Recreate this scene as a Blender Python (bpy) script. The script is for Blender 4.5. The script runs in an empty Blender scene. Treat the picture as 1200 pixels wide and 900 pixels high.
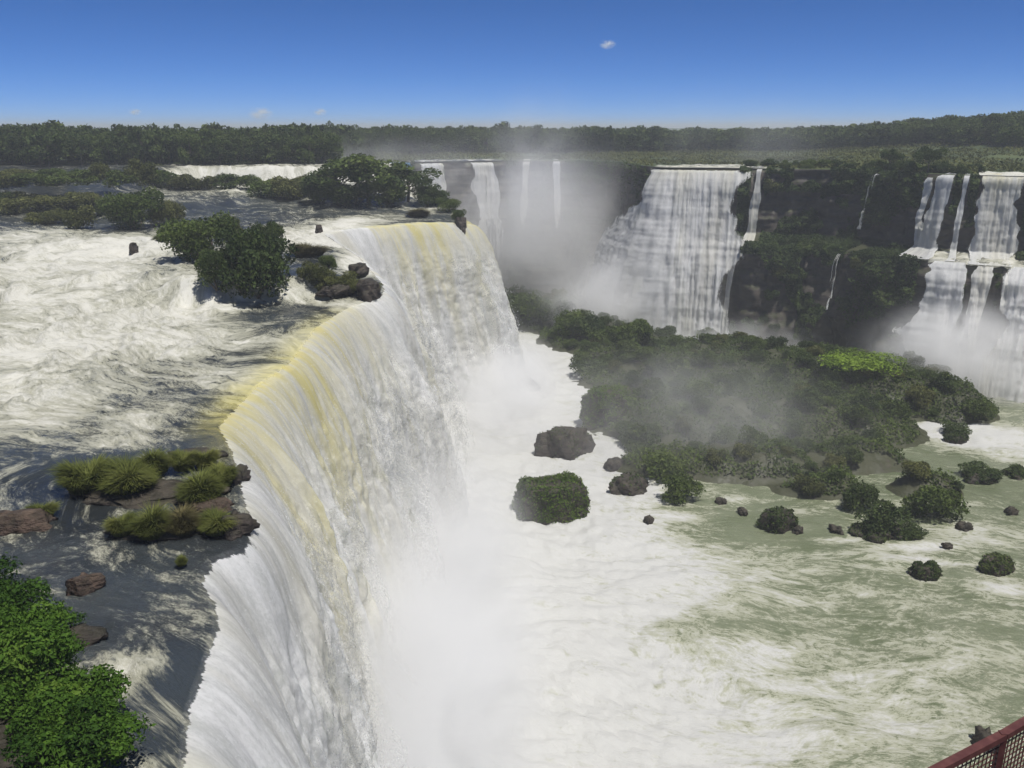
import bpy, math, random
import numpy as np
from mathutils import Vector, Matrix

random.seed(7)
RNG = np.random.default_rng(7)
S = bpy.context.scene
COL = S.collection
R = math.radians

# ------------------------------------------------------------------ camera
CAM_Z = 20.0
PITCH = R(16.7)
cam_d = bpy.data.cameras.new('camera')
cam = bpy.data.objects.new('camera', cam_d)
COL.objects.link(cam)
cam.location = (0, 0, CAM_Z)
cam.rotation_euler = (R(90) - PITCH, 0, 0)
cam_d.sensor_width = 36.0
cam_d.lens = 36.0 * 1000 / 1200
cam_d.clip_start = 0.1
cam_d.clip_end = 30000
S.camera = cam

# ------------------------------------------------------------------ light
SUN_EL, SUN_AZ = R(70), R(133)          # azimuth from +Y, clockwise
w = bpy.data.worlds.new('World')
S.world = w
w.use_nodes = True
nt = w.node_tree
nt.nodes.clear()
out = nt.nodes.new('ShaderNodeOutputWorld')
bg = nt.nodes.new('ShaderNodeBackground')
sky = nt.nodes.new('ShaderNodeTexSky')
sky.sky_type = 'NISHITA'
sky.sun_disc = False
sky.sun_elevation = SUN_EL
sky.sun_rotation = SUN_AZ
sky.altitude = 8000
sky.air_density = 0.85
sky.dust_density = 0.0
sky.ozone_density = 10.0
bg.inputs['Strength'].default_value = 0.098
hs = nt.nodes.new('ShaderNodeHueSaturation')
hs.inputs['Saturation'].default_value = 1.08
nt.links.new(sky.outputs[0], hs.inputs['Color'])
nt.links.new(hs.outputs[0], bg.inputs[0])
nt.links.new(bg.outputs[0], out.inputs[0])

sun_d = bpy.data.lights.new('sun', 'SUN')
sun_d.energy = 4.5
sun_d.angle = R(0.53)
sun_d.color = (1.0, 0.965, 0.91)
sun = bpy.data.objects.new('sun', sun_d)
COL.objects.link(sun)
to_sun = Vector((math.sin(SUN_AZ) * math.cos(SUN_EL), math.cos(SUN_AZ) * math.cos(SUN_EL), math.sin(SUN_EL)))
sun.rotation_euler = to_sun.to_track_quat('Z', 'Y').to_euler()
sun.location = (0, 0, 300)

S.view_settings.view_transform = 'Standard'
S.view_settings.look = 'None'
S.view_settings.exposure = 0.2
S.view_settings.gamma = 1.0
S.view_settings.use_curve_mapping = False
cy = S.cycles
cy.use_denoising = True
cy.max_bounces = 12
cy.diffuse_bounces = 4
cy.glossy_bounces = 2
cy.transmission_bounces = 3
cy.volume_bounces = 9
cy.transparent_max_bounces = 96
cy.volume_step_rate = 1.0
cy.volume_max_steps = 96
cy.caustics_reflective = False
cy.caustics_refractive = False

# ------------------------------------------------------------------ numeric helpers
CP, SP = math.cos(PITCH), math.sin(PITCH)


def P(px, py, z):
    """world point at height z seen at a photo pixel (1200x900)"""
    u, v = (px - 600) / 1000, (450 - py) / 1000
    d = (u, CP + v * SP, -SP + v * CP)
    t = (z - CAM_Z) / d[2]
    return np.array([d[0] * t, d[1] * t, z])


def PY(px, y, z):
    """world point at depth y, height z under a photo column"""
    return np.array([(px - 600) / 1000 * (y * CP + (CAM_Z - z) * SP), y, z])


def hash2(ix, iy, seed):
    h = (ix * 374761393 + iy * 668265263 + seed * 1274126177) & 0xFFFFFFFF
    h = ((h ^ (h >> 13)) * 1274126177) & 0xFFFFFFFF
    h = h ^ (h >> 16)
    return h


def perlin(x, y, seed=0):
    x = np.asarray(x, float); y = np.asarray(y, float)
    xi = np.floor(x).astype(np.int64); yi = np.floor(y).astype(np.int64)
    xf = x - xi; yf = y - yi
    u = xf * xf * xf * (xf * (xf * 6 - 15) + 10)
    v = yf * yf * yf * (yf * (yf * 6 - 15) + 10)

    def g(dx, dy):
        a = hash2(xi + dx, yi + dy, seed).astype(float) * (2 * math.pi / 4294967296.0)
        return np.cos(a) * (xf - dx) + np.sin(a) * (yf - dy)
    n0 = g(0, 0) * (1 - u) + g(1, 0) * u
    n1 = g(0, 1) * (1 - u) + g(1, 1) * u
    return (n0 * (1 - v) + n1 * v) * 1.5


def fbm(x, y, octv=4, seed=0, gain=0.5, lac=2.03):
    s = 0; a = 1.0; f = 1.0
    for o in range(octv):
        s = s + a * perlin(x * f + o * 17.3, y * f - o * 9.1, seed + o)
        a *= gain; f *= lac
    return s


def sstep(a, b, x):
    t = np.clip((np.asarray(x, float) - a) / (b - a), 0, 1)
    return t * t * (3 - 2 * t)


def resample(pts, n, weight=None):
    """n points along a polyline, spacing proportional to weight(dist)"""
    pts = np.asarray(pts, float)
    seg = np.linalg.norm(np.diff(pts, axis=0), axis=1)
    fine = []
    for i in range(len(seg)):
        k = max(2, int(seg[i] / 0.3))
        tt = np.linspace(0, 1, k, endpoint=False)[:, None]
        fine.append(pts[i] * (1 - tt) + pts[i + 1] * tt)
    fine.append(pts[-1:])
    fine = np.concatenate(fine)
    d = np.linalg.norm(np.diff(fine, axis=0), axis=1)
    if weight is not None:
        d = d * weight(fine[:-1])
    c = np.concatenate([[0], np.cumsum(d)])
    q = np.linspace(0, c[-1], n)
    return np.stack([np.interp(q, c, fine[:, k]) for k in range(fine.shape[1])], 1)


def smooth_line(p, it=2, keep=True):
    p = p.copy()
    for _ in range(it):
        q = p.copy()
        q[1:-1] = (p[:-2] + 2 * p[1:-1] + p[2:]) / 4
        p = q
    return p


# ------------------------------------------------------------------ mesh helpers
def mesh_np(name, verts, faces, mat=None, smooth=True, attrs=None, mats=None, face_mat=None):
    """faces: array (M,k) or list of such arrays"""
    if not isinstance(faces, (list, tuple)):
        faces = [faces]
    faces = [np.asarray(f, np.int32) for f in faces if len(f)]
    me = bpy.data.meshes.new(name)
    verts = np.asarray(verts, np.float32)
    me.vertices.add(len(verts))
    me.vertices.foreach_set('co', verts.ravel())
    loops = np.concatenate([f.ravel() for f in faces])
    tot = np.concatenate([np.full(len(f), f.shape[1], np.int32) for f in faces])
    start = np.concatenate([[0], np.cumsum(tot)[:-1]]).astype(np.int32)
    me.loops.add(len(loops))
    me.loops.foreach_set('vertex_index', loops)
    me.polygons.add(len(tot))
    me.polygons.foreach_set('loop_start', start)
    me.update(calc_edges=True)
    me.polygons.foreach_set('use_smooth', np.full(len(tot), smooth, bool))
    for k, a in (attrs or {}).items():
        a = np.asarray(a, np.float32)
        if a.ndim == 1:
            at = me.attributes.new(k, 'FLOAT', 'POINT'); at.data.foreach_set('value', a)
        else:
            at = me.attributes.new(k, 'FLOAT_VECTOR', 'POINT'); at.data.foreach_set('vector', a.ravel())
    if mats:
        for m in mats: me.materials.append(m)
        if face_mat is not None:
            me.polygons.foreach_set('material_index', np.asarray(face_mat, np.int32))
    elif mat:
        me.materials.append(mat)
    me.update()
    return me


def link(name, me, parent=None, loc=None):
    o = bpy.data.objects.new(name, me)
    COL.objects.link(o)
    if parent is not None: o.parent = parent
    if loc is not None: o.location = loc
    return o


def tag(o, label=None, cat=None, group=None, kind=None):
    if label: o['label'] = label
    if cat: o['category'] = cat
    if group: o['group'] = group
    if kind: o['kind'] = kind
    return o


def pxy(p):
    d = p[1] * CP + (CAM_Z - p[2]) * SP
    return 600 + 1000 * p[0] / d, 450 - 1000 * (p[1] * SP - (CAM_Z - p[2]) * CP) / d


ORD = ['leftmost', 'second from the left', 'third from the left', 'fourth from the left', 'fifth from the left', 'sixth from the left', 'seventh from the left', 'eighth from the left',
       'ninth from the left', 'tenth from the left', 'eleventh from the left', 'twelfth from the left', 'thirteenth from the left', 'fourteenth from the left', 'fifteenth from the left', 'sixteenth from the left', 'rightmost']


def scrub_zone(p):
    x, y = pxy(p)
    if x < 735 and y < 425: return 'scrub bush on the long ridge running left from the gorge island'
    if abs(x - 1010) < 95 and y < 465: return 'scrub bush around the bright green dome on the gorge island'
    if y < 435 and x < 920: return 'scrub bush on the island edge below the widest distant waterfall'
    if x > 1000 and y < 520: return 'scrub bush on the right slope of the gorge island above the white rapids'
    if x < 800: return 'scrub bush at the left end of the gorge island, behind the mossy rocks'
    if y < 520: return 'scrub bush in the middle of the gorge island, in the close green cover'
    return 'scrub bush on the low near side of the gorge island, between the stones'


def empty(name, loc=(0, 0, 0), rz=0, sc=1):
    o = bpy.data.objects.new(name, None)
    COL.objects.link(o)
    o.location = loc; o.rotation_euler = (0, 0, rz)
    o.scale = (sc, sc, sc) if not hasattr(sc, '__len__') else sc
    return o


def copy_tree(o, parent=None):
    c = o.copy(); COL.objects.link(c)
    if parent is not None: c.parent = parent
    for ch in o.children:
        copy_tree(ch, c)
    return c


def grid_faces(nr, nc):
    i = np.arange(nr - 1)[:, None] * nc + np.arange(nc - 1)[None, :]
    i = i.ravel()
    return np.stack([i, i + 1, i + nc + 1, i + nc], 1)


# ------------------------------------------------------------------ material helpers
class NB:
    def __init__(self, name):
        self.m = bpy.data.materials.new(name)
        self.m.use_nodes = True
        self.nt = self.m.node_tree
        self.nt.nodes.clear()
        self.out = self.nt.nodes.new('ShaderNodeOutputMaterial')

    def n(self, typ, ins=None, **props):
        nd = self.nt.nodes.new('ShaderNode' + typ)
        for k, v in props.items(): setattr(nd, k, v)
        for k, v in (ins or {}).items(): self.set(nd.inputs[k], v)
        return nd

    def set(self, sock, v):
        if isinstance(v, bpy.types.NodeSocket): self.nt.links.new(v, sock)
        elif isinstance(v, bpy.types.Node): self.nt.links.new(v.outputs[0], sock)
        else:
            if sock.type == 'RGBA' and len(v) == 3: v = (*v, 1)
            sock.default_value = v

    def math(self, op, a, b=0.0, c=None, clamp=False):
        nd = self.n('Math', operation=op, use_clamp=clamp)
        self.set(nd.inputs[0], a); self.set(nd.inputs[1], b)
        if c is not None: self.set(nd.inputs[2], c)
        return nd.outputs[0]

    def maprange(self, v, a, b, c=0.0, d=1.0, smooth=True):
        nd = self.n('MapRange', interpolation_type='SMOOTHSTEP' if smooth else 'LINEAR')
        for k, x in zip(('Value', 'From Min', 'From Max', 'To Min', 'To Max'), (v, a, b, c, d)):
            self.set(nd.inputs[k], x)
        return nd.outputs[0]

    def mix(self, f, a, b):
        nd = self.n('Mix', data_type='RGBA')
        self.set(nd.inputs[0], f); self.set(nd.inputs[6], a); self.set(nd.inputs[7], b)
        return nd.outputs[2]

    def mixf(self, f, a, b):
        nd = self.n('Mix', data_type='FLOAT')
        self.set(nd.inputs[0], f); self.set(nd.inputs[2], a); self.set(nd.inputs[3], b)
        return nd.outputs[0]

    def attr(self, name, out='Fac'):
        nd = self.n('Attribute', attribute_name=name)
        return nd.outputs[out]

    def noise(self, vec, scale=1.0, detail=5.0, rough=0.55, dist=0.0, vscale=None, out=0, offs=None):
        if vscale is not None or offs is not None:
            mp = self.n('Mapping')
            self.set(mp.inputs['Vector'], vec)
            if vscale is not None: mp.inputs['Scale'].default_value = vscale
            if offs is not None: mp.inputs['Location'].default_value = offs
            vec = mp.outputs[0]
        nd = self.n('TexNoise')
        self.set(nd.inputs['Vector'], vec)
        nd.inputs['Scale'].default_value = scale
        nd.inputs['Detail'].default_value = detail
        nd.inputs['Roughness'].default_value = rough
        nd.inputs['Distortion'].default_value = dist
        return nd.outputs[out]

    def pos(self):
        return self.n('NewGeometry').outputs['Position']

    def obj(self):
        return self.n('TexCoord').outputs['Object']

    def bump(self, h, strength=0.5, dist=0.1, normal=None):
        nd = self.n('Bump')
        nd.inputs['Strength'].default_value = strength
        nd.inputs['Distance'].default_value = dist
        self.set(nd.inputs['Height'], h)
        if normal is not None: self.set(nd.inputs['Normal'], normal)
        return nd.outputs[0]

    def bsdf(self, col, rough=0.8, normal=None, spec=0.5, **k):
        nd = self.n('BsdfPrincipled')
        self.set(nd.inputs['Base Color'], col)
        self.set(nd.inputs['Roughness'], rough)
        self.set(nd.inputs['Specular IOR Level'], spec)
        if normal is not None: self.set(nd.inputs['Normal'], normal)
        for a, b in k.items(): self.set(nd.inputs[a.replace('_', ' ')], b)
        return nd.outputs[0]

    def surf(self, s):
        self.nt.links.new(s, self.out.inputs['Surface'])
        return self.m


def leaf_quads(c, nrm, size, rng, tint, aspect=0.55, flat=0.5):
    """kite shaped leaves: c (n,3) centres, nrm (n,3) outward, size (n)"""
    n = len(c)
    rnd = rng.normal(size=(n, 3))
    nn = nrm * flat + rnd * (1 - flat) * 0.8
    nn /= np.linalg.norm(nn, axis=1)[:, None] + 1e-9
    ax = rng.normal(size=(n, 3))
    ax -= nn * np.sum(ax * nn, 1)[:, None]
    ax /= np.linalg.norm(ax, axis=1)[:, None] + 1e-9
    bx = np.cross(nn, ax)
    L = size[:, None] * 0.5; W = L * aspect
    V = np.stack([c - ax * L, c + bx * W + nn * W * 0.3, c + ax * L, c - bx * W + nn * W * 0.3], 1).reshape(-1, 3)
    i = np.arange(n) * 4
    F = np.stack([i, i + 1, i + 2, i + 3], 1)
    return V, F, np.repeat(tint, 4)


# ---- leaves
def leaf_mat(name, dark, mid, light, trans=0.25):
    b = NB(name)
    t = b.attr('tint')
    rnd = b.n('ObjectInfo').outputs['Random']
    big = b.noise(b.pos(), 0.12, 3)
    f = b.math('ADD', b.math('ADD', b.math('MULTIPLY', t, 0.75), b.math('MULTIPLY', b.math('SUBTRACT', rnd, 0.5), 0.35)),
               b.math('MULTIPLY', b.math('SUBTRACT', big, 0.5), 0.9), clamp=True)
    c = b.mix(b.maprange(f, 0.0, 0.5, smooth=False), dark, mid)
    c = b.mix(b.maprange(f, 0.5, 1.0, smooth=False), c, light)
    p = b.bsdf(c, 0.7, spec=0.12)
    tr = b.n('BsdfTranslucent')
    b.set(tr.inputs[0], c)
    mx = b.n('MixShader')
    mx.inputs[0].default_value = trans
    b.nt.links.new(p, mx.inputs[1]); b.nt.links.new(tr.outputs[0], mx.inputs[2])
    return b.surf(mx.outputs[0])


M = {}
M['leaf_dark'] = leaf_mat('leaf_dark', (0.032, 0.05, 0.017), (0.07, 0.10, 0.028), (0.115, 0.14, 0.04))
M['leaf_mid'] = leaf_mat('leaf_mid', (0.042, 0.064, 0.017), (0.09, 0.125, 0.03), (0.14, 0.175, 0.048))
M['leaf_olive'] = leaf_mat('leaf_olive', (0.06, 0.07, 0.022), (0.115, 0.125, 0.038), (0.175, 0.175, 0.06))
M['leaf_near'] = leaf_mat('leaf_near', (0.025, 0.06, 0.008), (0.075, 0.15, 0.018), (0.15, 0.22, 0.035), 0.3)
M['leaf_bright'] = leaf_mat('leaf_bright', (0.12, 0.19, 0.02), (0.19, 0.28, 0.03), (0.24, 0.33, 0.04))
M['leaf_moss'] = leaf_mat('leaf_moss', (0.05, 0.085, 0.018), (0.095, 0.145, 0.028), (0.14, 0.19, 0.045))
M['leaf_grass'] = leaf_mat('leaf_grass', (0.07, 0.085, 0.02), (0.15, 0.17, 0.04), (0.26, 0.25, 0.08), 0.3)
M['leaf_drygrass'] = leaf_mat('leaf_drygrass', (0.05, 0.045, 0.02), (0.11, 0.10, 0.04), (0.19, 0.16, 0.075), 0.3)


def bark_mat():
    b = NB('bark')
    n = b.noise(b.pos(), 2.5, 6, vscale=(3, 3, 0.6))
    c = b.mix(n, (0.05, 0.038, 0.028), (0.16, 0.13, 0.1))
    return b.surf(b.bsdf(c, 0.9, b.bump(n, 0.6, 0.05)))


M['bark'] = bark_mat()


def rock_mat(name, a, c2, moss=(0.045, 0.05, 0.022), mossamt=0.5, wet=0.35, sc=0.35):
    b = NB(name)
    p = b.pos()
    n = b.noise(p, sc, 9, 0.62)
    st = b.noise(p, sc, 6, 0.6, 0.4, vscale=(0.5, 0.5, 3.5))
    c = b.mix(b.maprange(n, 0.3, 0.7), a, c2)
    c = b.mix(b.math('MULTIPLY', b.maprange(st, 0.52, 0.7), 0.5), c, tuple(x * 0.5 for x in a))
    nz = b.n('SeparateXYZ'); b.set(nz.inputs[0], b.n('NewGeometry').outputs['Normal'])
    mm = b.math('ADD', nz.outputs[2], b.math('MULTIPLY', b.math('SUBTRACT', b.noise(p, sc * 2.5, 6), 0.5), 2.2))
    c = b.mix(b.math('MULTIPLY', b.maprange(mm, 0.25, 0.7), mossamt), c, moss)
    h = b.math('ADD', n, b.math('MULTIPLY', st, 0.6))
    return b.surf(b.bsdf(c, b.maprange(n, 0.3, 0.7, wet, 0.8), b.bump(h, 0.9, 0.5), spec=0.25))


M['cliff'] = rock_mat('cliff_rock', (0.035, 0.03, 0.026), (0.095, 0.08, 0.066), mossamt=0.85, sc=0.22)
M['rock'] = rock_mat('wet_rock', (0.02, 0.016, 0.014), (0.075, 0.06, 0.05), mossamt=0.22, sc=0.9)
M['rock_red'] = rock_mat('brown_rock', (0.035, 0.024, 0.019), (0.13, 0.09, 0.068), mossamt=0.15, sc=1.2)


def river_mat(name, deep, deep2, cream, foamc, bumpd=0.12, lace=0.0, warp=1.0):
    b = NB(name)
    fl = b.attr('flowco', 'Vector')
    foam = b.attr('foam')
    yel = b.attr('yellow')
    n1 = b.noise(fl, 0.22, 9, 0.68, 1.0 * warp, vscale=(0.65, 1.4, 1))
    n2 = b.noise(fl, 1.1, 7, 0.65, 0.8, vscale=(0.55, 1.6, 1))
    n4 = b.noise(fl, 4.5, 6, 0.7, 0.3, vscale=(0.8, 1.3, 1))
    n3 = b.noise(fl, 0.05, 4, 0.55, 1.0)
    # thin lacy lines where two noises cross
    rid = b.math('SUBTRACT', 1.0, b.math('MULTIPLY', b.math('ABSOLUTE', b.math('SUBTRACT', b.noise(fl, 0.3, 6, 0.6, 2.0, vscale=(0.7, 1.3, 1), offs=(7, 3, 0)), 0.5)), 7.0), clamp=True)
    v = b.math('ADD', foam, b.math('MULTIPLY', b.math('SUBTRACT', n1, 0.5), 1.7))
    v = b.math('ADD', v, b.math('MULTIPLY', b.math('SUBTRACT', n2, 0.5), 0.9))
    v = b.math('ADD', v, b.math('MULTIPLY', b.math('SUBTRACT', n4, 0.5), 0.8))
    v = b.math('ADD', v, b.math('MULTIPLY', rid, lace))
    white = b.maprange(v, 0.42, 0.95)
    aer = b.maprange(v, 0.10, 0.55)
    c = b.mix(b.maprange(n3, 0.35, 0.65), deep, deep2)
    c = b.mix(aer, c, cream)
    c = b.mix(white, c, foamc)
    c = b.mix(b.math('MULTIPLY', b.math('MULTIPLY', yel, b.maprange(n1, 0.3, 0.62)), 0.85), c, (0.52, 0.46, 0.12))
    rough = b.mixf(b.maprange(v, 0.2, 0.8), 0.13, 0.75)
    h = b.math('ADD', n1, b.math('MULTIPLY', n2, 0.5))
    h = b.math('ADD', h, b.math('MULTIPLY', n4, 0.35))
    nm = b.bump(h, 0.8, bumpd)
    return b.surf(b.bsdf(c, rough, nm, spec=0.5))


M['river'] = river_mat('upper_river', (0.020, 0.023, 0.024), (0.042, 0.050, 0.054), (0.33, 0.325, 0.25), (0.57, 0.56, 0.50), 0.35)
M['lower'] = river_mat('lower_river', (0.118, 0.140, 0.075), (0.165, 0.185, 0.115), (0.335, 0.34, 0.25), (0.48, 0.48, 0.46), 0.35, 0.3, 0.5)


def fall_mat(name, amax=1.0, lv=0.55, bmp=0.16, clump=0.85, a0=0.35, a1=0.62, body=(0.93, 0.93, 0.92), shade=(0.66, 0.67, 0.65), alpha=None, streak=1.0, vs=0.12):
    b = NB(name)
    fl = b.attr('flowco', 'Vector')
    yel = b.attr('yellow')
    thick = b.attr('thick')
    s1 = b.noise(fl, 0.8 * streak, 8, 0.65, 0.3, vscale=(1, vs, 1))
    s2 = b.noise(fl, 2.6 * streak, 6, 0.6, 0.5, vscale=(1, vs * 1.8, 1))
    lump = b.noise(fl, 0.5 * streak, 9, 0.72, 1.6, vscale=(1, lv, 1))
    grain = b.noise(fl, 5.5 * streak, 9, 0.78, 0.3, vscale=(1, 0.6, 1))
    spl = b.n('SeparateXYZ'); b.set(spl.inputs[0], fl)
    kd = b.math('MULTIPLY', b.maprange(spl.outputs[1], 1.0, 13.0), clump)
    va = b.math('ADD', b.math('MULTIPLY', s1, 0.5), b.math('ADD', b.math('MULTIPLY', s2, 0.35), b.math('MULTIPLY', grain, 0.45)))
    va = b.math('SUBTRACT', va, 0.10)
    vb = b.math('ADD', b.math('MULTIPLY', lump, 0.65), b.math('ADD', b.math('MULTIPLY', s1, 0.1), b.math('MULTIPLY', grain, 0.5)))
    vb = b.math('SUBTRACT', vb, 0.06)
    v = b.mixf(kd, va, vb)
    c = b.mix(b.maprange(v, 0.42, 0.66), shade, body)
    cream = b.noise(fl, 0.16 * streak, 4, 0.5, 0.4, vscale=(1, 0.15, 1))
    c = b.mix(b.math('MULTIPLY', b.maprange(cream, 0.45, 0.7), 0.45), c, (0.70, 0.66, 0.48))
    hole = b.noise(fl, 0.34 * streak, 9, 0.7, 1.8, vscale=(1, lv, 1), offs=(13, 5, 0))
    c = b.mix(b.math('MULTIPLY', b.math('MULTIPLY', b.maprange(hole, 0.5, 0.66), kd), 0.75), c, (0.50, 0.52, 0.47))
    yy = b.math('MULTIPLY', yel, b.maprange(s1, 0.28, 0.6))
    c = b.mix(b.math('MULTIPLY', yy, 0.78), c, (0.72, 0.64, 0.20))
    h = b.math('ADD', b.math('MULTIPLY', s1, 0.8), b.math('ADD', b.math('MULTIPLY', grain, 0.7), b.math('MULTIPLY', lump, 0.8)))
    nm = b.bump(h, bmp, 0.35)
    p = b.n('BsdfPrincipled')
    p.subsurface_method = 'BURLEY'
    for k_, v_ in (('Base Color', c), ('Roughness', 0.6), ('Normal', nm), ('Specular IOR Level', 0.2), ('Subsurface Weight', 0.7), ('Subsurface Radius', (1, 1, 1)), ('Subsurface Scale', 0.7)): b.set(p.inputs[k_], v_)
    p = p.outputs[0]
    tr = b.n('BsdfTranslucent'); b.set(tr.inputs[0], c)
    mx = b.n('MixShader'); mx.inputs[0].default_value = 0.3
    b.nt.links.new(p, mx.inputs[1]); b.nt.links.new(tr.outputs[0], mx.inputs[2])
    mx.inputs[0].default_value = 0.5
    tp = b.n('BsdfTransparent')
    a = b.maprange(b.math('ADD', thick, b.math('MULTIPLY', b.math('SUBTRACT', v, 0.54), 3.2)), a0, a1, 0.0, amax)
    m2 = b.n('MixShader'); b.set(m2.inputs[0], a)
    b.nt.links.new(tp.outputs[0], m2.inputs[1]); b.nt.links.new(mx.outputs[0], m2.inputs[2])
    return b.surf(m2.outputs[0])


M['fall'] = fall_mat('fall_water')
M['veil'] = fall_mat('spray_veil', 0.6, 0.1, 1.1)
M['fall_far'] = fall_mat('fall_water_far', shade=(0.70, 0.71, 0.71), streak=0.8, vs=0.07, lv=0.2, bmp=0.3, clump=0.5)


def drop_mat():
    b = NB('water_drops')
    p = b.bsdf((0.9, 0.9, 0.9), 0.5, spec=0.3)
    tr = b.n('BsdfTranslucent'); b.set(tr.inputs[0], (0.9, 0.9, 0.9))
    mx = b.n('MixShader'); mx.inputs[0].default_value = 0.5
    b.nt.links.new(p, mx.inputs[1]); b.nt.links.new(tr.outputs[0], mx.inputs[2])
    return b.surf(mx.outputs[0])


M['drop'] = drop_mat()


def ground_mat():
    b = NB('ground')
    p = b.pos()
    n = b.noise(p, 0.03, 8, 0.6)
    n2 = b.noise(p, 0.4, 6, 0.65)
    c = b.mix(b.maprange(n, 0.35, 0.65), (0.035, 0.055, 0.015), (0.085, 0.11, 0.03))
    c = b.mix(b.math('MULTIPLY', n2, 0.5), c, (0.02, 0.03, 0.01))
    return b.surf(b.bsdf(c, 0.9, b.bump(n2, 0.6, 0.4)))


M['ground'] = ground_mat()


def paint_mat():
    b = NB('red_paint')
    p = b.obj()
    n = b.noise(p, 9, 7, 0.65)
    c = b.mix(b.maprange(n, 0.4, 0.7), (0.075, 0.024, 0.02), (0.12, 0.045, 0.036))
    c = b.mix(b.maprange(b.noise(p, 30, 5, 0.7), 0.62, 0.7), c, (0.07, 0.035, 0.025))
    return b.surf(b.bsdf(c, 0.5, b.bump(n, 0.3, 0.01)))


M['paint'] = paint_mat()

# ------------------------------------------------------------------ plan of the place
Z_NEAR, Z_MID, Z_FAR, Z_LOW = -3.0, 0.0, 9.0, -38.0

lip_px = [(175, 1500, -3), (205, 1200, -3), (212, 1000, -3), (208, 900, -3), (212, 840, -3), (230, 790, -3), (249, 735, -3), (246, 708, -3),
          (228, 682, -3), (240, 655, -3), (279, 640, -3), (284, 610, -3), (276, 560, -3), (266, 525, -3), (252, 500, -3),
          (298, 452, -3), (336, 425, -3), (368, 383, -3), (402, 362, -3), (446, 346, -2.8), (444, 330, -2.4),
          (418, 300, -1.4), (378, 274, -0.3),]
lip_far = [(405, 178, 0.05), (450, 182, 0.3), (495, 186, 0.5), (520, 188.5, 0.3), (538, 190.5, 0.0), (552, 193, -0.6)]
LIP = np.array([P(*q) for q in lip_px] + [PY(*q) for q in lip_far])
RIMB = np.array([[-14, 212, 1.0], [-24, 236, 4.0], [-34, 262, 7.5], [-38, 286, 9.0]])
rim_px = [(480, 289), (520, 297), (600, 305), (680, 303), (730, 288), (752, 264), (775, 252), (865, 247), (900, 244), (960, 240),
          (1030, 231), (1075, 219), (1115, 212), (1200, 205), (1300, 196), (1450, 178), (1700, 135), (2000, 95), (2000, 30)]
RIMR = np.array([PY(px, y, 9.2) for px, y in rim_px])
EDGE = np.concatenate([LIP, RIMB])                      # right-hand edge of the upper river


def river_z(x, y):
    x = np.asarray(x, float); y = np.asarray(y, float)
    wob = 3.0 * fbm(x * 0.06, y * 0.06, 3, 5)
    # cascade: sharp to the right, a long slope at the left
    width = 3.5 + 26 * sstep(-42, -75, x)
    mid = 117 + 8 * sstep(-42, -75, x) + wob * 1.2
    z = Z_NEAR + 3.0 * sstep(-0.5, 0.5, (y - mid) / (width * 1.4))
    z = z + 4.6 * sstep(192, 250, y + wob)
    k = sstep(-104, -96, x)
    z = z + 4.4 * (k * sstep(259, 264, y + wob * 0.6) + (1 - k) * sstep(215, 266, y))
    return z


def U(px, py, dz=0.0):
    z = 0.0
    for _ in range(12):
        p = P(px, py, z)
        z = 0.5 * z + 0.5 * (float(river_z(p[0], p[1])) + dz)
    return P(px, py, z)


def blob_sum(x, y, blobs):
    s = np.zeros_like(x)
    for (cx, cy, rx, ry, a) in blobs:
        s = s + a * np.exp(-(((x - cx) / rx) ** 2 + ((y - cy) / ry) ** 2))
    return s


def pxblobs(lst, z):
    o = []
    for (px, py, wx, wy, a) in lst:
        p = P(px, py, z)
        q = P(px, py - wy, z)
        sl = math.hypot(p[1], CAM_Z - z)
        o.append((p[0], p[1], wx / 1000 * sl, abs(q[1] - p[1]), a))
    return o


def lip_dirs(e):
    # direction the water leaves the brink: sideways along the long lip, fanning round the far corner
    col_, _ = (600 + 1000 * e[:, 0] / (e[:, 1] * CP + (CAM_Z - e[:, 2]) * SP)), None
    t = np.where(e[:, 1] > 174, np.clip((col_ - 375) / 178, 0, 1), 0)
    ang = np.interp(t, [0, 0.12, 0.5, 0.8, 1.0], [-14, -34, -42, -32, -4])
    ang = np.where(e[:, 1] > 200, -4, ang)
    d = np.stack([np.cos(np.radians(ang)), np.sin(np.radians(ang))], 1)
    for _ in range(int(160 * (len(e) / 900) ** 2)):
        d[1:-1] = (d[:-2] + 2 * d[1:-1] + d[2:]) / 4
    return d / np.linalg.norm(d, axis=1)[:, None]


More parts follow.
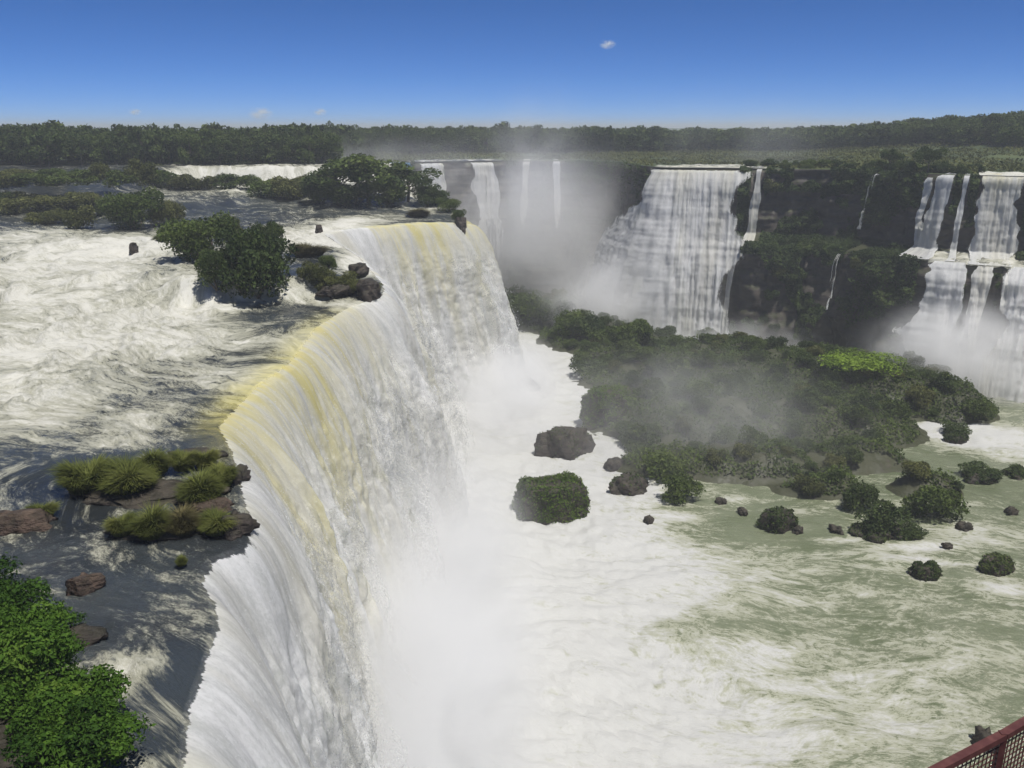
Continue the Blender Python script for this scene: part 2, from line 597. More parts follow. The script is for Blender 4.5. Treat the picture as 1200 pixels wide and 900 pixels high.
# ------------------------------------------------------------------ upper river
def build_upper_river():
    ns, nc = 620, 330
    wt = lambda f: 1.0 / (np.maximum(np.hypot(f[:, 1], 23), 10)) ** 0.9
    e = resample(EDGE, ns, wt)
    e = smooth_line(e, 3)
    # left target: y kept monotone
    yl = np.maximum.accumulate(e[:, 1])
    yl = smooth_line(np.stack([yl, yl], 1), 12)[:, 0]
    xl = -0.78 * yl - 75
    t = np.linspace(0, 1, nc) ** 1.35
    X = e[:, 0:1] * (1 - t) + xl[:, None] * t
    Yb = e[:, 1:2] * (1 - t) + yl[:, None] * t
    Y = Yb
    Z = river_z(X, Y)
    k = np.exp(-((X - e[:, 0:1]) / 6.0) ** 2)
    Z = Z * (1 - k) + e[:, 2:3] * k
    # flow coordinates: along (towards the lip) and across
    ang = R(-32)
    wx = 5 * fbm(X * 0.04, Y * 0.04, 3, 21); wy = 5 * fbm(X * 0.04, Y * 0.04, 3, 22)
    A = (X + wx) * math.cos(ang) + (Y + wy) * math.sin(ang)
    B = -(X + wx) * math.sin(ang) + (Y + wy) * math.cos(ang)
    foam_px = [(60, 330, 150, 30, 0.75), (100, 300, 90, 16, 0.6), (170, 296, 40, 12, 0.6), (235, 345, 60, 18, 0.7),
               (40, 390, 110, 40, 0.75), (230, 385, 110, 22, 0.65), (60, 445, 140, 28, 0.5), (260, 425, 80, 14, 0.4),
               (20, 480, 90, 20, 0.3), (180, 470, 50, 16, 0.55), (140, 498, 40, 9, 0.35),
               (325, 285, 40, 10, 0.6), (380, 285, 30, 16, 0.9), (375, 246, 120, 4, 0.45), (300, 243, 80, 3, 0.35),
               (210, 231, 60, 3, 0.3), (30, 285, 60, 10, 0.5), (510, 252, 40, 5, 0.7), (420, 308, 30, 12, 0.9),
               (180, 517, 30, 5, 0.5), (130, 600, 30, 4, 0.2), (150, 745, 35, 14, 0.45), (112, 770, 28, 14, 0.45),
               (165, 860, 30, 14, 0.4), (190, 800, 30, 20, 0.15), (350, 340, 60, 4, 0.5), (455, 193, 60, 3, 0.9), (440, 215, 60, 4, 0.4), (410, 345, 40, 4, 0.35), (420, 268, 60, 6, 0.35)]
    fo = 1.15 * blob_sum(X, Y, pxblobs(foam_px, -1.5))
    slope = np.abs(np.gradient(Z, axis=1)) + np.abs(np.gradient(Z, axis=0))
    st = (sstep(0.0, 1, np.abs(Y - 117) / 6))
    fo = fo + 0.12 * fbm(X * 0.03, Y * 0.03, 3, 8) - 0.02 + 0.16 * sstep(140, 165, Y)
    fo = fo + 0.9 * sstep(256, 259, Y) * sstep(267, 263, Y) * sstep(-104, -96, X)
    fo = fo + 0.17 * sstep(70, 40, Y) * (1 + 1.5 * fbm(A * 0.12, B * 0.4, 3, 9))
    fo = fo + 0.4 * sstep(262, 270, Y) * sstep(-90, -70, X)
    fo = fo + 0.35 * np.exp(-((X - e[:, 0:1]) / 2.0) ** 2) * sstep(60, 75, Y)
    fo = np.where(fo > 0.6, 0.6 + 0.3 * np.tanh((fo - 0.6) / 0.5), fo)
    # waves
    rough = np.clip(fo, 0, 1)
    calm = 1 - np.exp(-((X - e[:, 0:1]) / 1.6) ** 2)
    Z = Z + calm * (0.10 + 0.55 * rough) * fbm(A * 0.16, B * 0.3, 4, 31) * (0.8 + 0.2 * sstep(20, 60, Y + 5))
    Z = Z + calm * sstep(75, 45, Y) * (0.13 * (0.35 - np.abs(fbm(A * 0.45, B * 0.9, 4, 44))) + 0.05 * fbm(A * 2.0, B * 3.0, 3, 46))
    Z = Z + calm * (0.07 + 0.2 * rough) * fbm(A * 0.7, B * 1.3, 3, 37)
    ye = yellow_s(e[:, 1])[:, None] * np.exp(-((X - e[:, 0:1]) / 2.2) ** 2) * 0.8
    # the water bends over the brink for the first metre
    ext = np.array([0.9, 0.8, 0.7, 0.6, 0.5, 0.4, 0.25, 0.12])
    on = sstep(0, 1, (200 - e[:, 1:2]) / 3)
    dl = lip_dirs(e)
    X = np.concatenate([e[:, 0:1] + dl[:, 0:1] * ext * on, X], 1)
    Y = np.concatenate([e[:, 1:2] + dl[:, 1:2] * ext * on, Y], 1)
    Z = np.concatenate([Z[:, :1] - 0.5 * ext ** 2 * on - 0.10 * on * np.minimum(ext * 4, 1), Z], 1)
    padf = lambda q: np.concatenate([np.repeat(q[:, :1], 8, 1), q], 1)
    A = np.concatenate([A[:, :1] + ext, A], 1); B = padf(B); fo = padf(fo); ye = padf(ye)
    V = np.stack([X, Y, Z], -1).reshape(-1, 3)
    fl = np.stack([A, B, np.zeros_like(A)], -1).reshape(-1, 3)
    me = mesh_np('river', V, grid_faces(ns, nc + 8)[:, ::-1], M['river'], True,
                 {'foam': fo.ravel(), 'flowco': fl, 'yellow': np.clip(ye, 0, 1).ravel()})
    tag(link('river', me), kind='structure')


def yellow_s(y):
    """yellow-green shallow water along the lip, by depth y"""
    return np.clip(np.exp(-((y - 70) / 9) ** 2) + 0.9 * np.exp(-((y - 86) / 12) ** 2) + 0.8 * np.exp(-((y - 104) / 8) ** 2) * 0.8
                   + np.where((y > 180) & (y < 200), 0.8, 0) * 1.0, 0, 1)


# ------------------------------------------------------------------ main falls
def fall_sheet(lip, dirs, v0, ztop, zbot, nr, amp, seed, yellow, thick, off=0.0, runup=3.0, sm=1.2, spread=None, mat=None, steps=None):
    """one sheet of falling water: lip (n,3), dirs (n,2), v0 (n)"""
    n = len(lip)
    seg = np.concatenate([[0], np.cumsum(np.linalg.norm(np.diff(lip[:, :2], axis=0), axis=1))])
    tt = np.linspace(0, 1, nr)
    drop_tot = ztop - zbot                                   # (n,)
    X = np.zeros((n, nr)); Y = X.copy(); Z = X.copy(); Vd = X.copy()
    nrun = max(4, int(nr * 0.10))
    lips = lip[:, :2].copy()
    for _ in range(int(n * sm)):
        lips[1:-1] = (lips[:-2] + 2 * lips[1:-1] + lips[2:]) / 4
    for j in range(nr):
        if j < nrun:
            f = j / nrun
            o = -runup * (1 - f)
            dz = np.full(n, 0.08 * (1 - f) + 0.08)
            outv = np.full(n, o); v = np.full(n, o)
        else:
            f = (j - nrun) / (nr - 1 - nrun)
            tm = f ** 0.8 * np.sqrt(2 * drop_tot / 9.8)
            dz = -0.5 * 9.8 * tm ** 2
            outv = v0 * tm
            v = np.hypot(outv, dz)
        kk = sstep(0.5, 11, v)[:, None] if not np.isscalar(v) else 0
        lp = lip[:, :2] * (1 - kk) + lips * kk
        X[:, j] = lp[:, 0] + dirs[:, 0] * (outv + off * sstep(-1, 4, v))
        Y[:, j] = lp[:, 1] + dirs[:, 1] * (outv + off * sstep(-1, 4, v))
        Z[:, j] = ztop + dz
        Vd[:, j] = v
    Ug = np.repeat(seg[:, None], nr, 1)
    # relief: strands near the top, billows lower down
    st = fbm(Ug * 0.55, Vd * 0.045, 4, seed, 0.6)
    bl = fbm(Ug * 0.3, Vd * 0.10, 5, seed + 9, 0.62)
    k = sstep(0, 16, Vd)
    hf = fbm(Ug * 1.3, Vd * 0.6, 4, seed + 15, 0.65)
    cf = np.abs(fbm(Ug * 0.5, Vd * 0.25, 4, seed + 21, 0.6))
    lob = fbm(Ug * 0.16 + 0.5 * fbm(Ug * 0.1, Vd * 0.05, 2, 3), Vd * 0.035, 3, seed + 31, 0.5)
    d = amp * (1.3 * lob * k + st * (0.08 + 0.42 * k) + bl * 0.4 * k ** 1.2 + 0.05 * hf * (0.15 + k) + 0.34 * (0.3 - cf) * k)
    slope = sstep(0, 20, Vd)
    X += dirs[:, 0:1] * d; Y += dirs[:, 1:2] * d
    Z += 0.5 * d * (1 - slope * 0.5) * sstep(0, 3, Vd)
    yl = yellow(lip, Vd, Ug) if yellow is not None else np.zeros_like(Ug)
    th = thick(lip, Vd, Ug)
    V = np.stack([X, Y, Z], -1).reshape(-1, 3)
    fl = np.stack([Ug, Vd, np.zeros_like(Ug)], -1).reshape(-1, 3)
    return V, grid_faces(n, nr)[:, ::-1], {'flowco': fl, 'yellow': np.clip(yl, 0, 1).ravel(), 'thick': th.ravel()}


def o_mid(ee):
    return np.array(ee[len(ee) // 2])


def main_falls():
    wt = lambda f: 1.0 / (np.maximum(np.hypot(f[:, 1], 30), 10)) ** 0.8
    e = resample(LIP[1:], 900, wt)
    e = smooth_line(e, 4)
    d = lip_dirs(e)
    seg = np.concatenate([[0], np.cumsum(np.linalg.norm(np.diff(e[:, :2], axis=0), axis=1))])
    v0 = 4.6 + 0.9 * fbm(seg * 0.08, seg * 0, 3, 77)
    # the edge below the tussock islet only spills a thin sheet
    thin = np.exp(-((e[:, 1] - 43) / 6.5) ** 2)
    v0 = v0 * (1 - 0.35 * thin)

    def yf(lip, V, Ug):
        y0 = yellow_s(lip[:, 1])[:, None]
        a = y0 * np.exp(-np.maximum(V, 0) / 5.0) * 1.15
        sn = fbm(Ug * 0.25, V * 0.03, 3, 55)
        b = y0 * sstep(0.0, 0.5, sn + 0.1) * np.exp(-np.maximum(V, 0) / 17) * 0.9
        return a + b

    def th(lip, V, Ug):
        base = 1.5 + 0 * V
        notch = np.exp(-((lip[:, 1] - 124) / 2.0) ** 2)[:, None] * np.exp(-np.maximum(V, 0) / 4) * 1.2
        notch = notch + np.exp(-((lip[:, 1] - 45) / 5.0) ** 2)[:, None] * np.exp(-np.maximum(V, 0) / 4) * 1.0
        return base - notch - 2.2 * sstep(0.85, -0.25, V + 0.15 * fbm(Ug * 2.2, V * 0, 3, 19))

    def th2(lip, V, Ug):
        return 0.45 * sstep(2, 12, V) - 0.25 + 0.25 * fbm(Ug * 0.1, V * 0.03, 3, 5) - 0.6 * sstep(30, 36, V)

    sheets = []
    split = 127.0
    defs = [('near', e[:, 1] <= split + 2.5, 'long foreground waterfall with yellow-green crest pouring over the curved edge of the near river'),
            ('far', e[:, 1] >= split - 0.8, 'white end section of the long waterfall with a shrub and rock on its crest')]
    for nm, m, lab in defs:
        ee, dd, vv = e[m], d[m], v0[m]
        zt = ee[:, 2]
        zb = np.full(len(ee), Z_LOW - 0.5)
        sm = 1.2 if nm == 'near' else 0.15
        V, F, A = fall_sheet(ee, dd, vv, zt, zb, 240, 1.0, 3, yf, th, sm=sm)
        root = empty('waterfall', tuple(ee[len(ee) // 2]))
        tag(root, lab, 'waterfall')
        o = np.array(ee[len(ee) // 2])
        link('water_sheet', mesh_np('water_sheet', V - o, F, M['fall'], True, A), root)
        # flying drops and shreds torn off the sheet
        rg = np.random.default_rng(len(V))
        nd = 45000 if nm == 'near' else 16000
        gi = rg.integers(0, len(V), nd)
        vd = A['flowco'][gi, 1]
        keep = (vd > 1.5) & (rg.uniform(size=nd) < 0.25 + 0.75 * sstep(2, 14, vd))
        gi, vd = gi[keep], vd[keep]
        si = gi // 240
        outd = np.abs(rg.normal(0, 1, len(gi))) * (0.08 + 0.75 * sstep(0, 22, vd))
        c = V[gi] + np.stack([dd[si, 0] * outd, dd[si, 1] * outd, rg.normal(0, 0.15, len(gi)) + 0.3 * outd], 1)
        dist = np.hypot(c[:, 1], CAM_Z - c[:, 2])
        szd = rg.uniform(0.6, 1.6, len(gi)) * np.clip(dist * 0.0010, 0.03, 0.16)
        dv, df, _ = leaf_quads(c - o_mid(ee), rg.normal(size=(len(gi), 3)), szd, rg, szd, 0.7, 0.5)
        V, F, A = fall_sheet(ee[::2], dd[::2], vv[::2] * 1.12, zt[::2], zb[::2], 150, 1.6, 91, None, th2, off=1.2, sm=sm)
        link('spray_veil', mesh_np('spray_veil', V - o, F, M['veil'], True, A), root)
        tag(link('flying_drops', mesh_np('flying_drops', dv, df, M['drop'], False), root), kind='stuff')
    return e, d, v0


build_upper_river()
E_LIP, E_DIR, E_V0 = main_falls()
T_FALL = math.sqrt(2 * 35 / 9.8)
FBASE = E_LIP[:, :2] + E_DIR * (E_V0 * T_FALL)[:, None]


# ------------------------------------------------------------------ lower river
def build_lower_river():
    nr, na = 560, 640
    r = np.exp(np.linspace(math.log(30), math.log(430), nr))
    a = np.linspace(R(-42), R(58), na)
    X = np.sin(a)[None, :] * r[:, None]
    Y = np.cos(a)[None, :] * r[:, None]
    # distance from the foot of the main falls
    fb = FBASE[::8]
    D = np.full(X.shape, 1e9)
    for q in fb:
        D = np.minimum(D, (X - q[0]) ** 2 + (Y - q[1]) ** 2)
    D = np.sqrt(D)
    foam_px = [(600, 800, 190, 150, 0.9), (760, 850, 150, 80, 0.35), (620, 640, 130, 60, 0.8), (640, 480, 70, 60, 0.9), (650, 410, 60, 26, 0.9),
               (780, 680, 120, 26, 0.5), (720, 640, 90, 26, 0.45), (880, 650, 90, 16, 0.18), (1150, 512, 80, 13, 1.0), (1190, 535, 40, 12, 0.5),
               (1110, 500, 40, 6, 0.7), (1090, 640, 60, 6, 0.5), (1160, 625, 70, 14, 0.4), (1180, 690, 40, 12, 0.6), (1060, 655, 40, 6, 0.5), (1130, 660, 40, 4, 0.5),
               (720, 530, 22, 14, 0.7), (705, 570, 18, 18, 0.7), (760, 575, 24, 14, 0.4), (900, 860, 80, 40, 0.28), (1080, 850, 90, 30, 0.3),
               (1000, 790, 120, 30, 0.2), (1150, 770, 80, 30, 0.22), (840, 740, 80, 10, 0.12), (960, 700, 60, 12, 0.12),
               (860, 585, 26, 4, 0.4), (935, 600, 30, 4, 0.4), (985, 632, 34, 4, 0.45), (800, 605, 30, 4, 0.4), (1060, 560, 30, 3, 0.4), (1130, 590, 34, 4, 0.35), (790, 385, 120, 20, 0.5), (1130, 450, 90, 12, 0.6), (880, 770, 60, 30, 0.2)]
    fo = blob_sum(X, Y, pxblobs(foam_px, Z_LOW))
    fo = fo + 1.3 * np.exp(-(D / 16) ** 2) + 0.25 * np.exp(-(D / 34) ** 2)
    dark_px = [(800, 735, 90, 14, 0.45), (880, 620, 130, 25, 0.25), (1090, 545, 90, 22, 0.35), (1010, 720, 90, 18, 0.15)]
    fo = fo - blob_sum(X, Y, pxblobs(dark_px, Z_LOW))
    fo = fo + 0.13 * fbm(X * 0.03, Y * 0.05, 3, 88) + 0.02
    ang = R(-12)
    wx = 3.5 * fbm(X * 0.03, Y * 0.03, 3, 51); wy = 3.5 * fbm(X * 0.03, Y * 0.03, 3, 52)
    A = (X + wx) * math.cos(ang) + (Y + wy) * math.sin(ang)
    B = -(X + wx) * math.sin(ang) + (Y + wy) * math.cos(ang)
    fo = np.where(fo > 0.6, 0.6 + 0.3 * np.tanh((fo - 0.6) / 0.5), fo)
    rough = np.clip(fo, 0.2, 1)
    Z = Z_LOW + 0.8 * rough * fbm(A * 0.06, B * 0.12, 4, 61) + 0.35 * rough * fbm(A * 0.35, B * 0.6, 3, 65)
    Z = Z + 0.9 * np.exp(-(D / 9) ** 2) * (1 + fbm(X * 0.2, Y * 0.2, 3, 67))
    V = np.stack([X, Y, Z], -1).reshape(-1, 3)
    fl = np.stack([A, B, np.zeros_like(A)], -1).reshape(-1, 3)
    me = mesh_np('lower_river', V, grid_faces(nr, na)[:, ::-1], M['lower'], True,
                 {'foam': fo.ravel(), 'flowco': fl, 'yellow': np.zeros(X.size)})
    tag(link('lower_river', me), kind='structure')


build_lower_river()


# ------------------------------------------------------------------ cliffs and plateau
def offset_profile(px):
    """two-tier cliff at the right: how far the ledge stands out"""
    return 9.0 * sstep(840, 900, px)


RIM_PX = np.array([q[0] for q in rim_px], float)
N_RIM = 700
RR = resample(np.concatenate([RIMR, RIM_PX[:, None]], 1), N_RIM)
RIM_P, RIM_COL = smooth_line(RR[:, :3], 6), RR[:, 3]
RIM_P[:, 2] = 9.2
tg = np.gradient(RIM_P[:, :2], axis=0)
RIM_N = np.stack([tg[:, 1], -tg[:, 0]], 1)
for _ in range(30):
    RIM_N[1:-1] = (RIM_N[:-2] + 2 * RIM_N[1:-1] + RIM_N[2:]) / 4
RIM_N /= np.linalg.norm(RIM_N, axis=1)[:, None]          # points into the gorge
SEG_R = np.concatenate([[0], np.cumsum(np.linalg.norm(np.diff(RIM_P[:, :2], axis=0), axis=1))])


def cliff_point(i, f):
    """profile point of the right-hand cliff: i = rim index (float array), f in 0..1 from rim to foot -> out, z"""
    led = offset_profile(np.interp(i, np.arange(N_RIM), RIM_COL))
    fo = np.array([0, 0.03, 0.40, 0.44, 0.52, 0.60, 1.0])
    outs = [0 * led, 0.5 + 0 * led, 1.5 + 0 * led, 2.0 + 0.35 * led, 2.0 + 0.9 * led, 2.6 + 1.05 * led, 5.0 + 1.15 * led]
    zs = [9.2, 8.4, -8.2, -9.6, -10.6, -13.0, -40.5]
    o = np.zeros_like(i); z = np.zeros_like(i)
    for k in range(6):
        m = (f >= fo[k]) & (f <= fo[k + 1])
        t = np.clip((f - fo[k]) / (fo[k + 1] - fo[k]), 0, 1)
        o = np.where(m, outs[k] * (1 - t) + outs[k + 1] * t, o)
        z = np.where(m, zs[k] * (1 - t) + zs[k + 1] * t, z)
    return o, z


def cliff_relief(s, z):
    a = 2.0 * fbm(s * 0.06, z * 0.05, 3, 101) + 1.0 * fbm(s * 0.2, z * 0.16, 4, 105)
    strata = 0.6 * fbm(s * 0.02, z * 0.45, 3, 109)
    return a + strata


def cliff_xyz(i, f):
    o, z = cliff_point(i, f)
    ar = np.arange(N_RIM)
    s = np.interp(i, ar, SEG_R)
    k = sstep(0.0, 0.06, f)
    o = o + cliff_relief(s, z) * k
    x = np.interp(i, ar, RIM_P[:, 0]) + np.interp(i, ar, RIM_N[:, 0]) * o
    y = np.interp(i, ar, RIM_P[:, 1]) + np.interp(i, ar, RIM_N[:, 1]) * o
    return np.stack([x, y, z], -1)


def build_cliffs():
    nf = 110
    I, Fq = np.meshgrid(np.linspace(0, N_RIM - 1, 760), np.linspace(0, 1, nf), indexing='ij')
    V = cliff_xyz(I.ravel(), Fq.ravel())
    me = mesh_np('cliff', V, grid_faces(760, nf)[:, ::-1], M['cliff'])
    tag(link('cliff', me), kind='structure')
    # rock wall behind the main falls
    e = resample(np.concatenate([LIP, RIMB]), 420)
    e = smooth_line(e, 160)
    tn = np.gradient(e[:, :2], axis=0)
    nr_ = np.stack([tn[:, 1], -tn[:, 0]], 1)
    nr_ /= np.linalg.norm(nr_, axis=1)[:, None]
    nf = 60
    t = np.linspace(0, 1, nf)
    s = np.arange(420)
    Zt = e[:, 2:3] - 0.55
    Z = Zt * (1 - t) + (Z_LOW - 2) * t
    rel = cliff_relief(s[:, None] * 0.6 + 0 * t, Z) * 0.35 * sstep(0, 0.1, t)[None, :]
    o = -3.2 + rel + 1.2 * t
    X = e[:, 0:1] + nr_[:, 0:1] * o
    Y = e[:, 1:2] + nr_[:, 1:2] * o
    V = np.stack([X, Y, Z], -1).reshape(-1, 3)
    me = mesh_np('rock_face', V, grid_faces(420, nf)[:, ::-1], M['cliff'])
    tag(link('cliff', me), kind='structure')


build_cliffs()


def ground_z(x, y):
    r = np.hypot(x, y)
    th = np.arctan2(x, y)
    rise = 9.0 * sstep(R(14), R(36), th) * sstep(250, 420, r)
    return 9.3 + rise + 0.5 * fbm(x * 0.02, y * 0.02, 3, 140) * sstep(0, 1, (r - 240) / 60) + 10 * sstep(600, 3000, r)


def build_ground():
    left = np.array([[-2600, 200, 9.3], [-900, 262, 9.3], [-400, 268, 9.3], [-200, 270, 9.3], [-120, 276, 9.3], [-60, 284, 9.3]])
    edge = np.concatenate([resample(left, 90), RIM_P[::2]])
    n = len(edge)
    m = 90
    q = np.linspace(0, 1, m) ** 2.6
    ex, ey = edge[:, 0], edge[:, 1]
    # radial target
    th = np.arctan2(ex, ey)
    th = np.clip(th, R(-86), R(110))
    fx, fy = np.sin(th) * 12000, np.cos(th) * 12000
    X = ex[:, None] * (1 - q) + fx[:, None] * q
    Y = ey[:, None] * (1 - q) + fy[:, None] * q
    Z = ground_z(X, Y)
    k = np.exp(-np.linspace(0, 1, m) * 40)[None, :]
    Z = Z * (1 - k) + 9.2 * k
    Z[:90] = Z[:90] - 0.35 * np.exp(-np.linspace(0, 1, m) * 60)[None, :]
    V = np.stack([X, Y, Z], -1).reshape(-1, 3)
    me = mesh_np('ground', V, grid_faces(n, m)[:, ::-1], M['ground'])
    tag(link('ground', me), kind='structure')


build_ground()


# ------------------------------------------------------------------ falls on the far cliffs
def rim_at(px):
    return np.interp(px, RIM_COL, np.arange(N_RIM))


def cliff_fall(label, px0, px1, f0, f1, nc=60, nr=90, off=0.7, spread=(0, 0), amp=0.5, seed=0, thin=0.0, kick=2.0, yel=0.0, slope_out=0.0, bend=0.0, fade=0.0, plain=False):
    """water down the far cliff between profile fractions f0..f1 (0 rim, 0.52 ledge, 1 foot)"""
    i0, i1 = rim_at(px0), rim_at(px1)
    u = np.linspace(0, 1, nc)
    f = np.linspace(0, 1, nr)
    Uq, Fq = np.meshgrid(u, f, indexing='ij')
    I = i0 + (i1 - i0) * Uq
    I = I + (Uq - 0.5) * abs(i1 - i0) * 0.5 * fbm(Uq * 0.5 + seed, Fq * 3.0, 3, seed + 2) + 0.8 * fbm(Uq * 1.5 + seed, Fq * 4.0, 3, seed + 6) * Fq
    I = I + (spread[0] * (1 - Uq) + spread[1] * Uq) * Fq ** 1.3 + bend * np.sin(Fq * 5 + seed) * Fq
    o, z = cliff_point(I.ravel(), (f0 + (f1 - f0) * Fq).ravel())
    o = o.reshape(I.shape); z = z.reshape(I.shape)
    if plain:
        z = 9.2 - 49.5 * Fq ** 1.15
        o = 2.0 * sstep(0, 0.15, Fq) + 4.0 * Fq + 2.5 * sstep(0.3, 0.6, Fq)
    rel_run = sstep(0.0, 0.05, Fq)
    ar = np.arange(N_RIM)
    s = np.interp(I, ar, SEG_R)
    o = np.maximum(o, o.min()) + off + kick * np.sqrt(Fq) + slope_out * Fq ** 1.6
    if f0 == 0:
        o = o + 0.6 * cliff_relief(s, z) * rel_run * 0.45
        back = Fq < 0.04
        o = np.where(back, -3.5 * (1 - Fq / 0.04) + o * (Fq / 0.04), o)
        z = z + 0.35 * (1 - sstep(0, 0.08, Fq)) 
    else:
        o = o + 0.6 * cliff_relief(s, z)
    vd = Fq * (z.max() - z.min())
    st = fbm(s * 0.8, vd * 0.05, 4, seed + 3, 0.6)
    bl = fbm(s * 0.35, vd * 0.09, 4, seed + 5, 0.6)
    o = o + amp * (st * (0.4 + 0.6 * Fq) + 0.45 * bl * Fq)
    X = np.interp(I, ar, RIM_P[:, 0]) + np.interp(I, ar, RIM_N[:, 0]) * o
    Y = np.interp(I, ar, RIM_P[:, 1]) + np.interp(I, ar, RIM_N[:, 1]) * o
    edge = np.minimum(Uq, 1 - Uq) * 2
    thick = 1.2 - thin - 0.9 * (1 - sstep(0, 0.22, edge)) + (0.3 + 0.9 * min(thin * 2, 1)) * fbm(s * 0.5, vd * 0.03, 3, seed + 11) - fade * sstep(0.35, 1, Fq)
    yy = yel * np.exp(-vd / 3.0)
    V = np.stack([X, Y, z], -1).reshape(-1, 3)
    org = V[(nc // 2) * nr].copy()
    fl = np.stack([s, vd, np.zeros_like(s)], -1).reshape(-1, 3)
    me = mesh_np('waterfall', V - org, grid_faces(nc, nr), M['fall_far'], True, {'flowco': fl, 'yellow': yy.ravel(), 'thick': thick.ravel()})
    o_ = link('waterfall', me, loc=tuple(org))
    tag(o_, label, 'waterfall', 'waterfalls along the far cliffs')
    return o_


cliff_fall('widest distant waterfall, a broad white curtain fanning into mist at its foot', 766, 868, 0, 1, 130, 150, 1.0, (-22, 0), 0.8, 1, kick=3.0, yel=0.35, slope_out=4, plain=True)
cliff_fall('thin straight ribbon of water right of the widest distant waterfall', 888, 895, 0, 0.47, 18, 70, 1.0, (-3, -1), 0.3, 12, 0.1)
cliff_fall('thin slanting ribbon of water below the ledge, beside the foot of the widest distant waterfall', 868, 876, 0.5, 0.95, 14, 60, 1.6, (-5, -3), 0.3, 14, 0.25)
cliff_fall('faint broken trickle on the dark upper cliff', 1036, 1045, 0.02, 0.34, 10, 60, 2.6, (-4, -4), 0.3, 17, 0.62, bend=2)
cliff_fall('faint broken trickle on the dark lower cliff', 1020, 1032, 0.54, 0.78, 10, 60, 2.6, (-4, -4), 0.3, 19, 0.62, bend=2)
cliff_fall('leftmost strand of the right-hand falls, white above the ledge', 1092, 1100, 0.03, 0.48, 16, 70, 1.2, (-1, -1), 0.35, 21, 0.15)
cliff_fall('second strand of the right-hand falls, fanning slightly above the ledge', 1105, 1119, 0.0, 0.48, 22, 70, 1.2, (-5, -1), 0.4, 23, 0.1)
cliff_fall('narrow strand with a curved top beside the broad right-hand curtain', 1131, 1137, 0.0, 0.48, 14, 70, 1.2, (-2, -1), 0.35, 25, 0.2)
cliff_fall('broad white curtain above the ledge at the right edge of the picture', 1152, 1204, 0.0, 0.50, 60, 90, 1.4, (-2, 3), 0.7, 27, 0.0, yel=0.5)
cliff_fall('lower left cascade of the right-hand falls below the ledge', 1118, 1148, 0.50, 1.0, 40, 90, 1.4, (-4, -2), 0.8, 29, 0.1, slope_out=3)
cliff_fall('lower middle cascade of the right-hand falls, slanting below the ledge', 1160, 1180, 0.52, 1.0, 36, 90, 1.4, (-8, -4), 0.8, 31, 0.1, slope_out=4)
cliff_fall('large lower cascade running down at the right edge of the picture', 1198, 1310, 0.50, 1.0, 90, 100, 1.6, (-9, 0), 1.2, 33, 0.0, slope_out=8)
cliff_fall('misty waterfall at the left end of the back cliff', 489, 517, 0, 0.9, 40, 80, 1.0, (2, 2), 0.6, 35, 0.0, fade=0.9)
cliff_fall('pale double waterfall veiled by mist on the back cliff', 550, 585, 0, 0.9, 50, 80, 1.0, (0, 0), 0.7, 37, 0.15, fade=0.9)
cliff_fall('thin pale waterfall in mist at the centre of the back cliff', 612, 621, 0, 0.75, 16, 80, 1.0, (-3, -3), 0.4, 39, 0.25, fade=0.9)
cliff_fall('faintest thin waterfall on the back cliff, rightmost before the dark wall', 648, 658, 0, 0.6, 16, 80, 1.0, (1, 3), 0.4, 41, 0.4, fade=0.9)


# white water on the ledge and behind the far rims
def foam_patch(px0, px1, f0, f1, dz, name, label):
    nc, nr = 60, 20
    I, Fq = np.meshgrid(np.linspace(rim_at(px0), rim_at(px1), nc), np.linspace(f0, f1, nr), indexing='ij')
    V = cliff_xyz(I.ravel(), Fq.ravel())
    V[:, 2] += dz + 0.35 * fbm(V[:, 0] * 0.5, V[:, 1] * 0.5, 3, 8)
    fl = V.copy(); fl[:, 2] = 0
    me = mesh_np(name, V, grid_faces(nc, nr)[:, ::-1], M['river'], True,
                 {'flowco': fl, 'foam': 0.55 + 0.25 * fbm(V[:, 0] * 0.3, V[:, 1] * 0.3, 3, 4), 'yellow': np.zeros(len(V))})
    tag(link(name, me), kind='structure')


foam_patch(1116, 1320, 0.43, 0.545, 0.6, 'ledge_pool', '')


def rim_stream(px0, px1, back, fo, name='stream'):
    """water running over the plateau to a rim"""
    nc, nr = 70, 40
    I, B = np.meshgrid(np.linspace(rim_at(px0), rim_at(px1), nc), np.linspace(-0.6, back, nr), indexing='ij')
    ar = np.arange(N_RIM)
    X = np.interp(I, ar, RIM_P[:, 0]) - np.interp(I, ar, RIM_N[:, 0]) * B
    Y = np.interp(I, ar, RIM_P[:, 1]) - np.interp(I, ar, RIM_N[:, 1]) * B
    Z = 9.25 + (np.maximum(ground_z(X, Y), 9.2) + 0.1 + 0.25 * fbm(X * 0.4, Y * 0.4, 3, 9) - 9.2) * sstep(-0.3, 3, B)
    V = np.stack([X, Y, Z], -1).reshape(-1, 3)
    fl = V.copy(); fl[:, 2] = 0
    me = mesh_np(name, V, grid_faces(nc, nr), M['river'], True, {'flowco': fl, 'foam': np.full(len(V), fo), 'yellow': np.zeros(len(V))})
    tag(link(name, me), kind='structure')


rim_stream(768, 868, 16, 0.55)
rim_stream(484, 590, 14, 0.3)
rim_stream(1148, 1208, 14, 0.8)
rim_stream(872, 898, 10, 0.45)


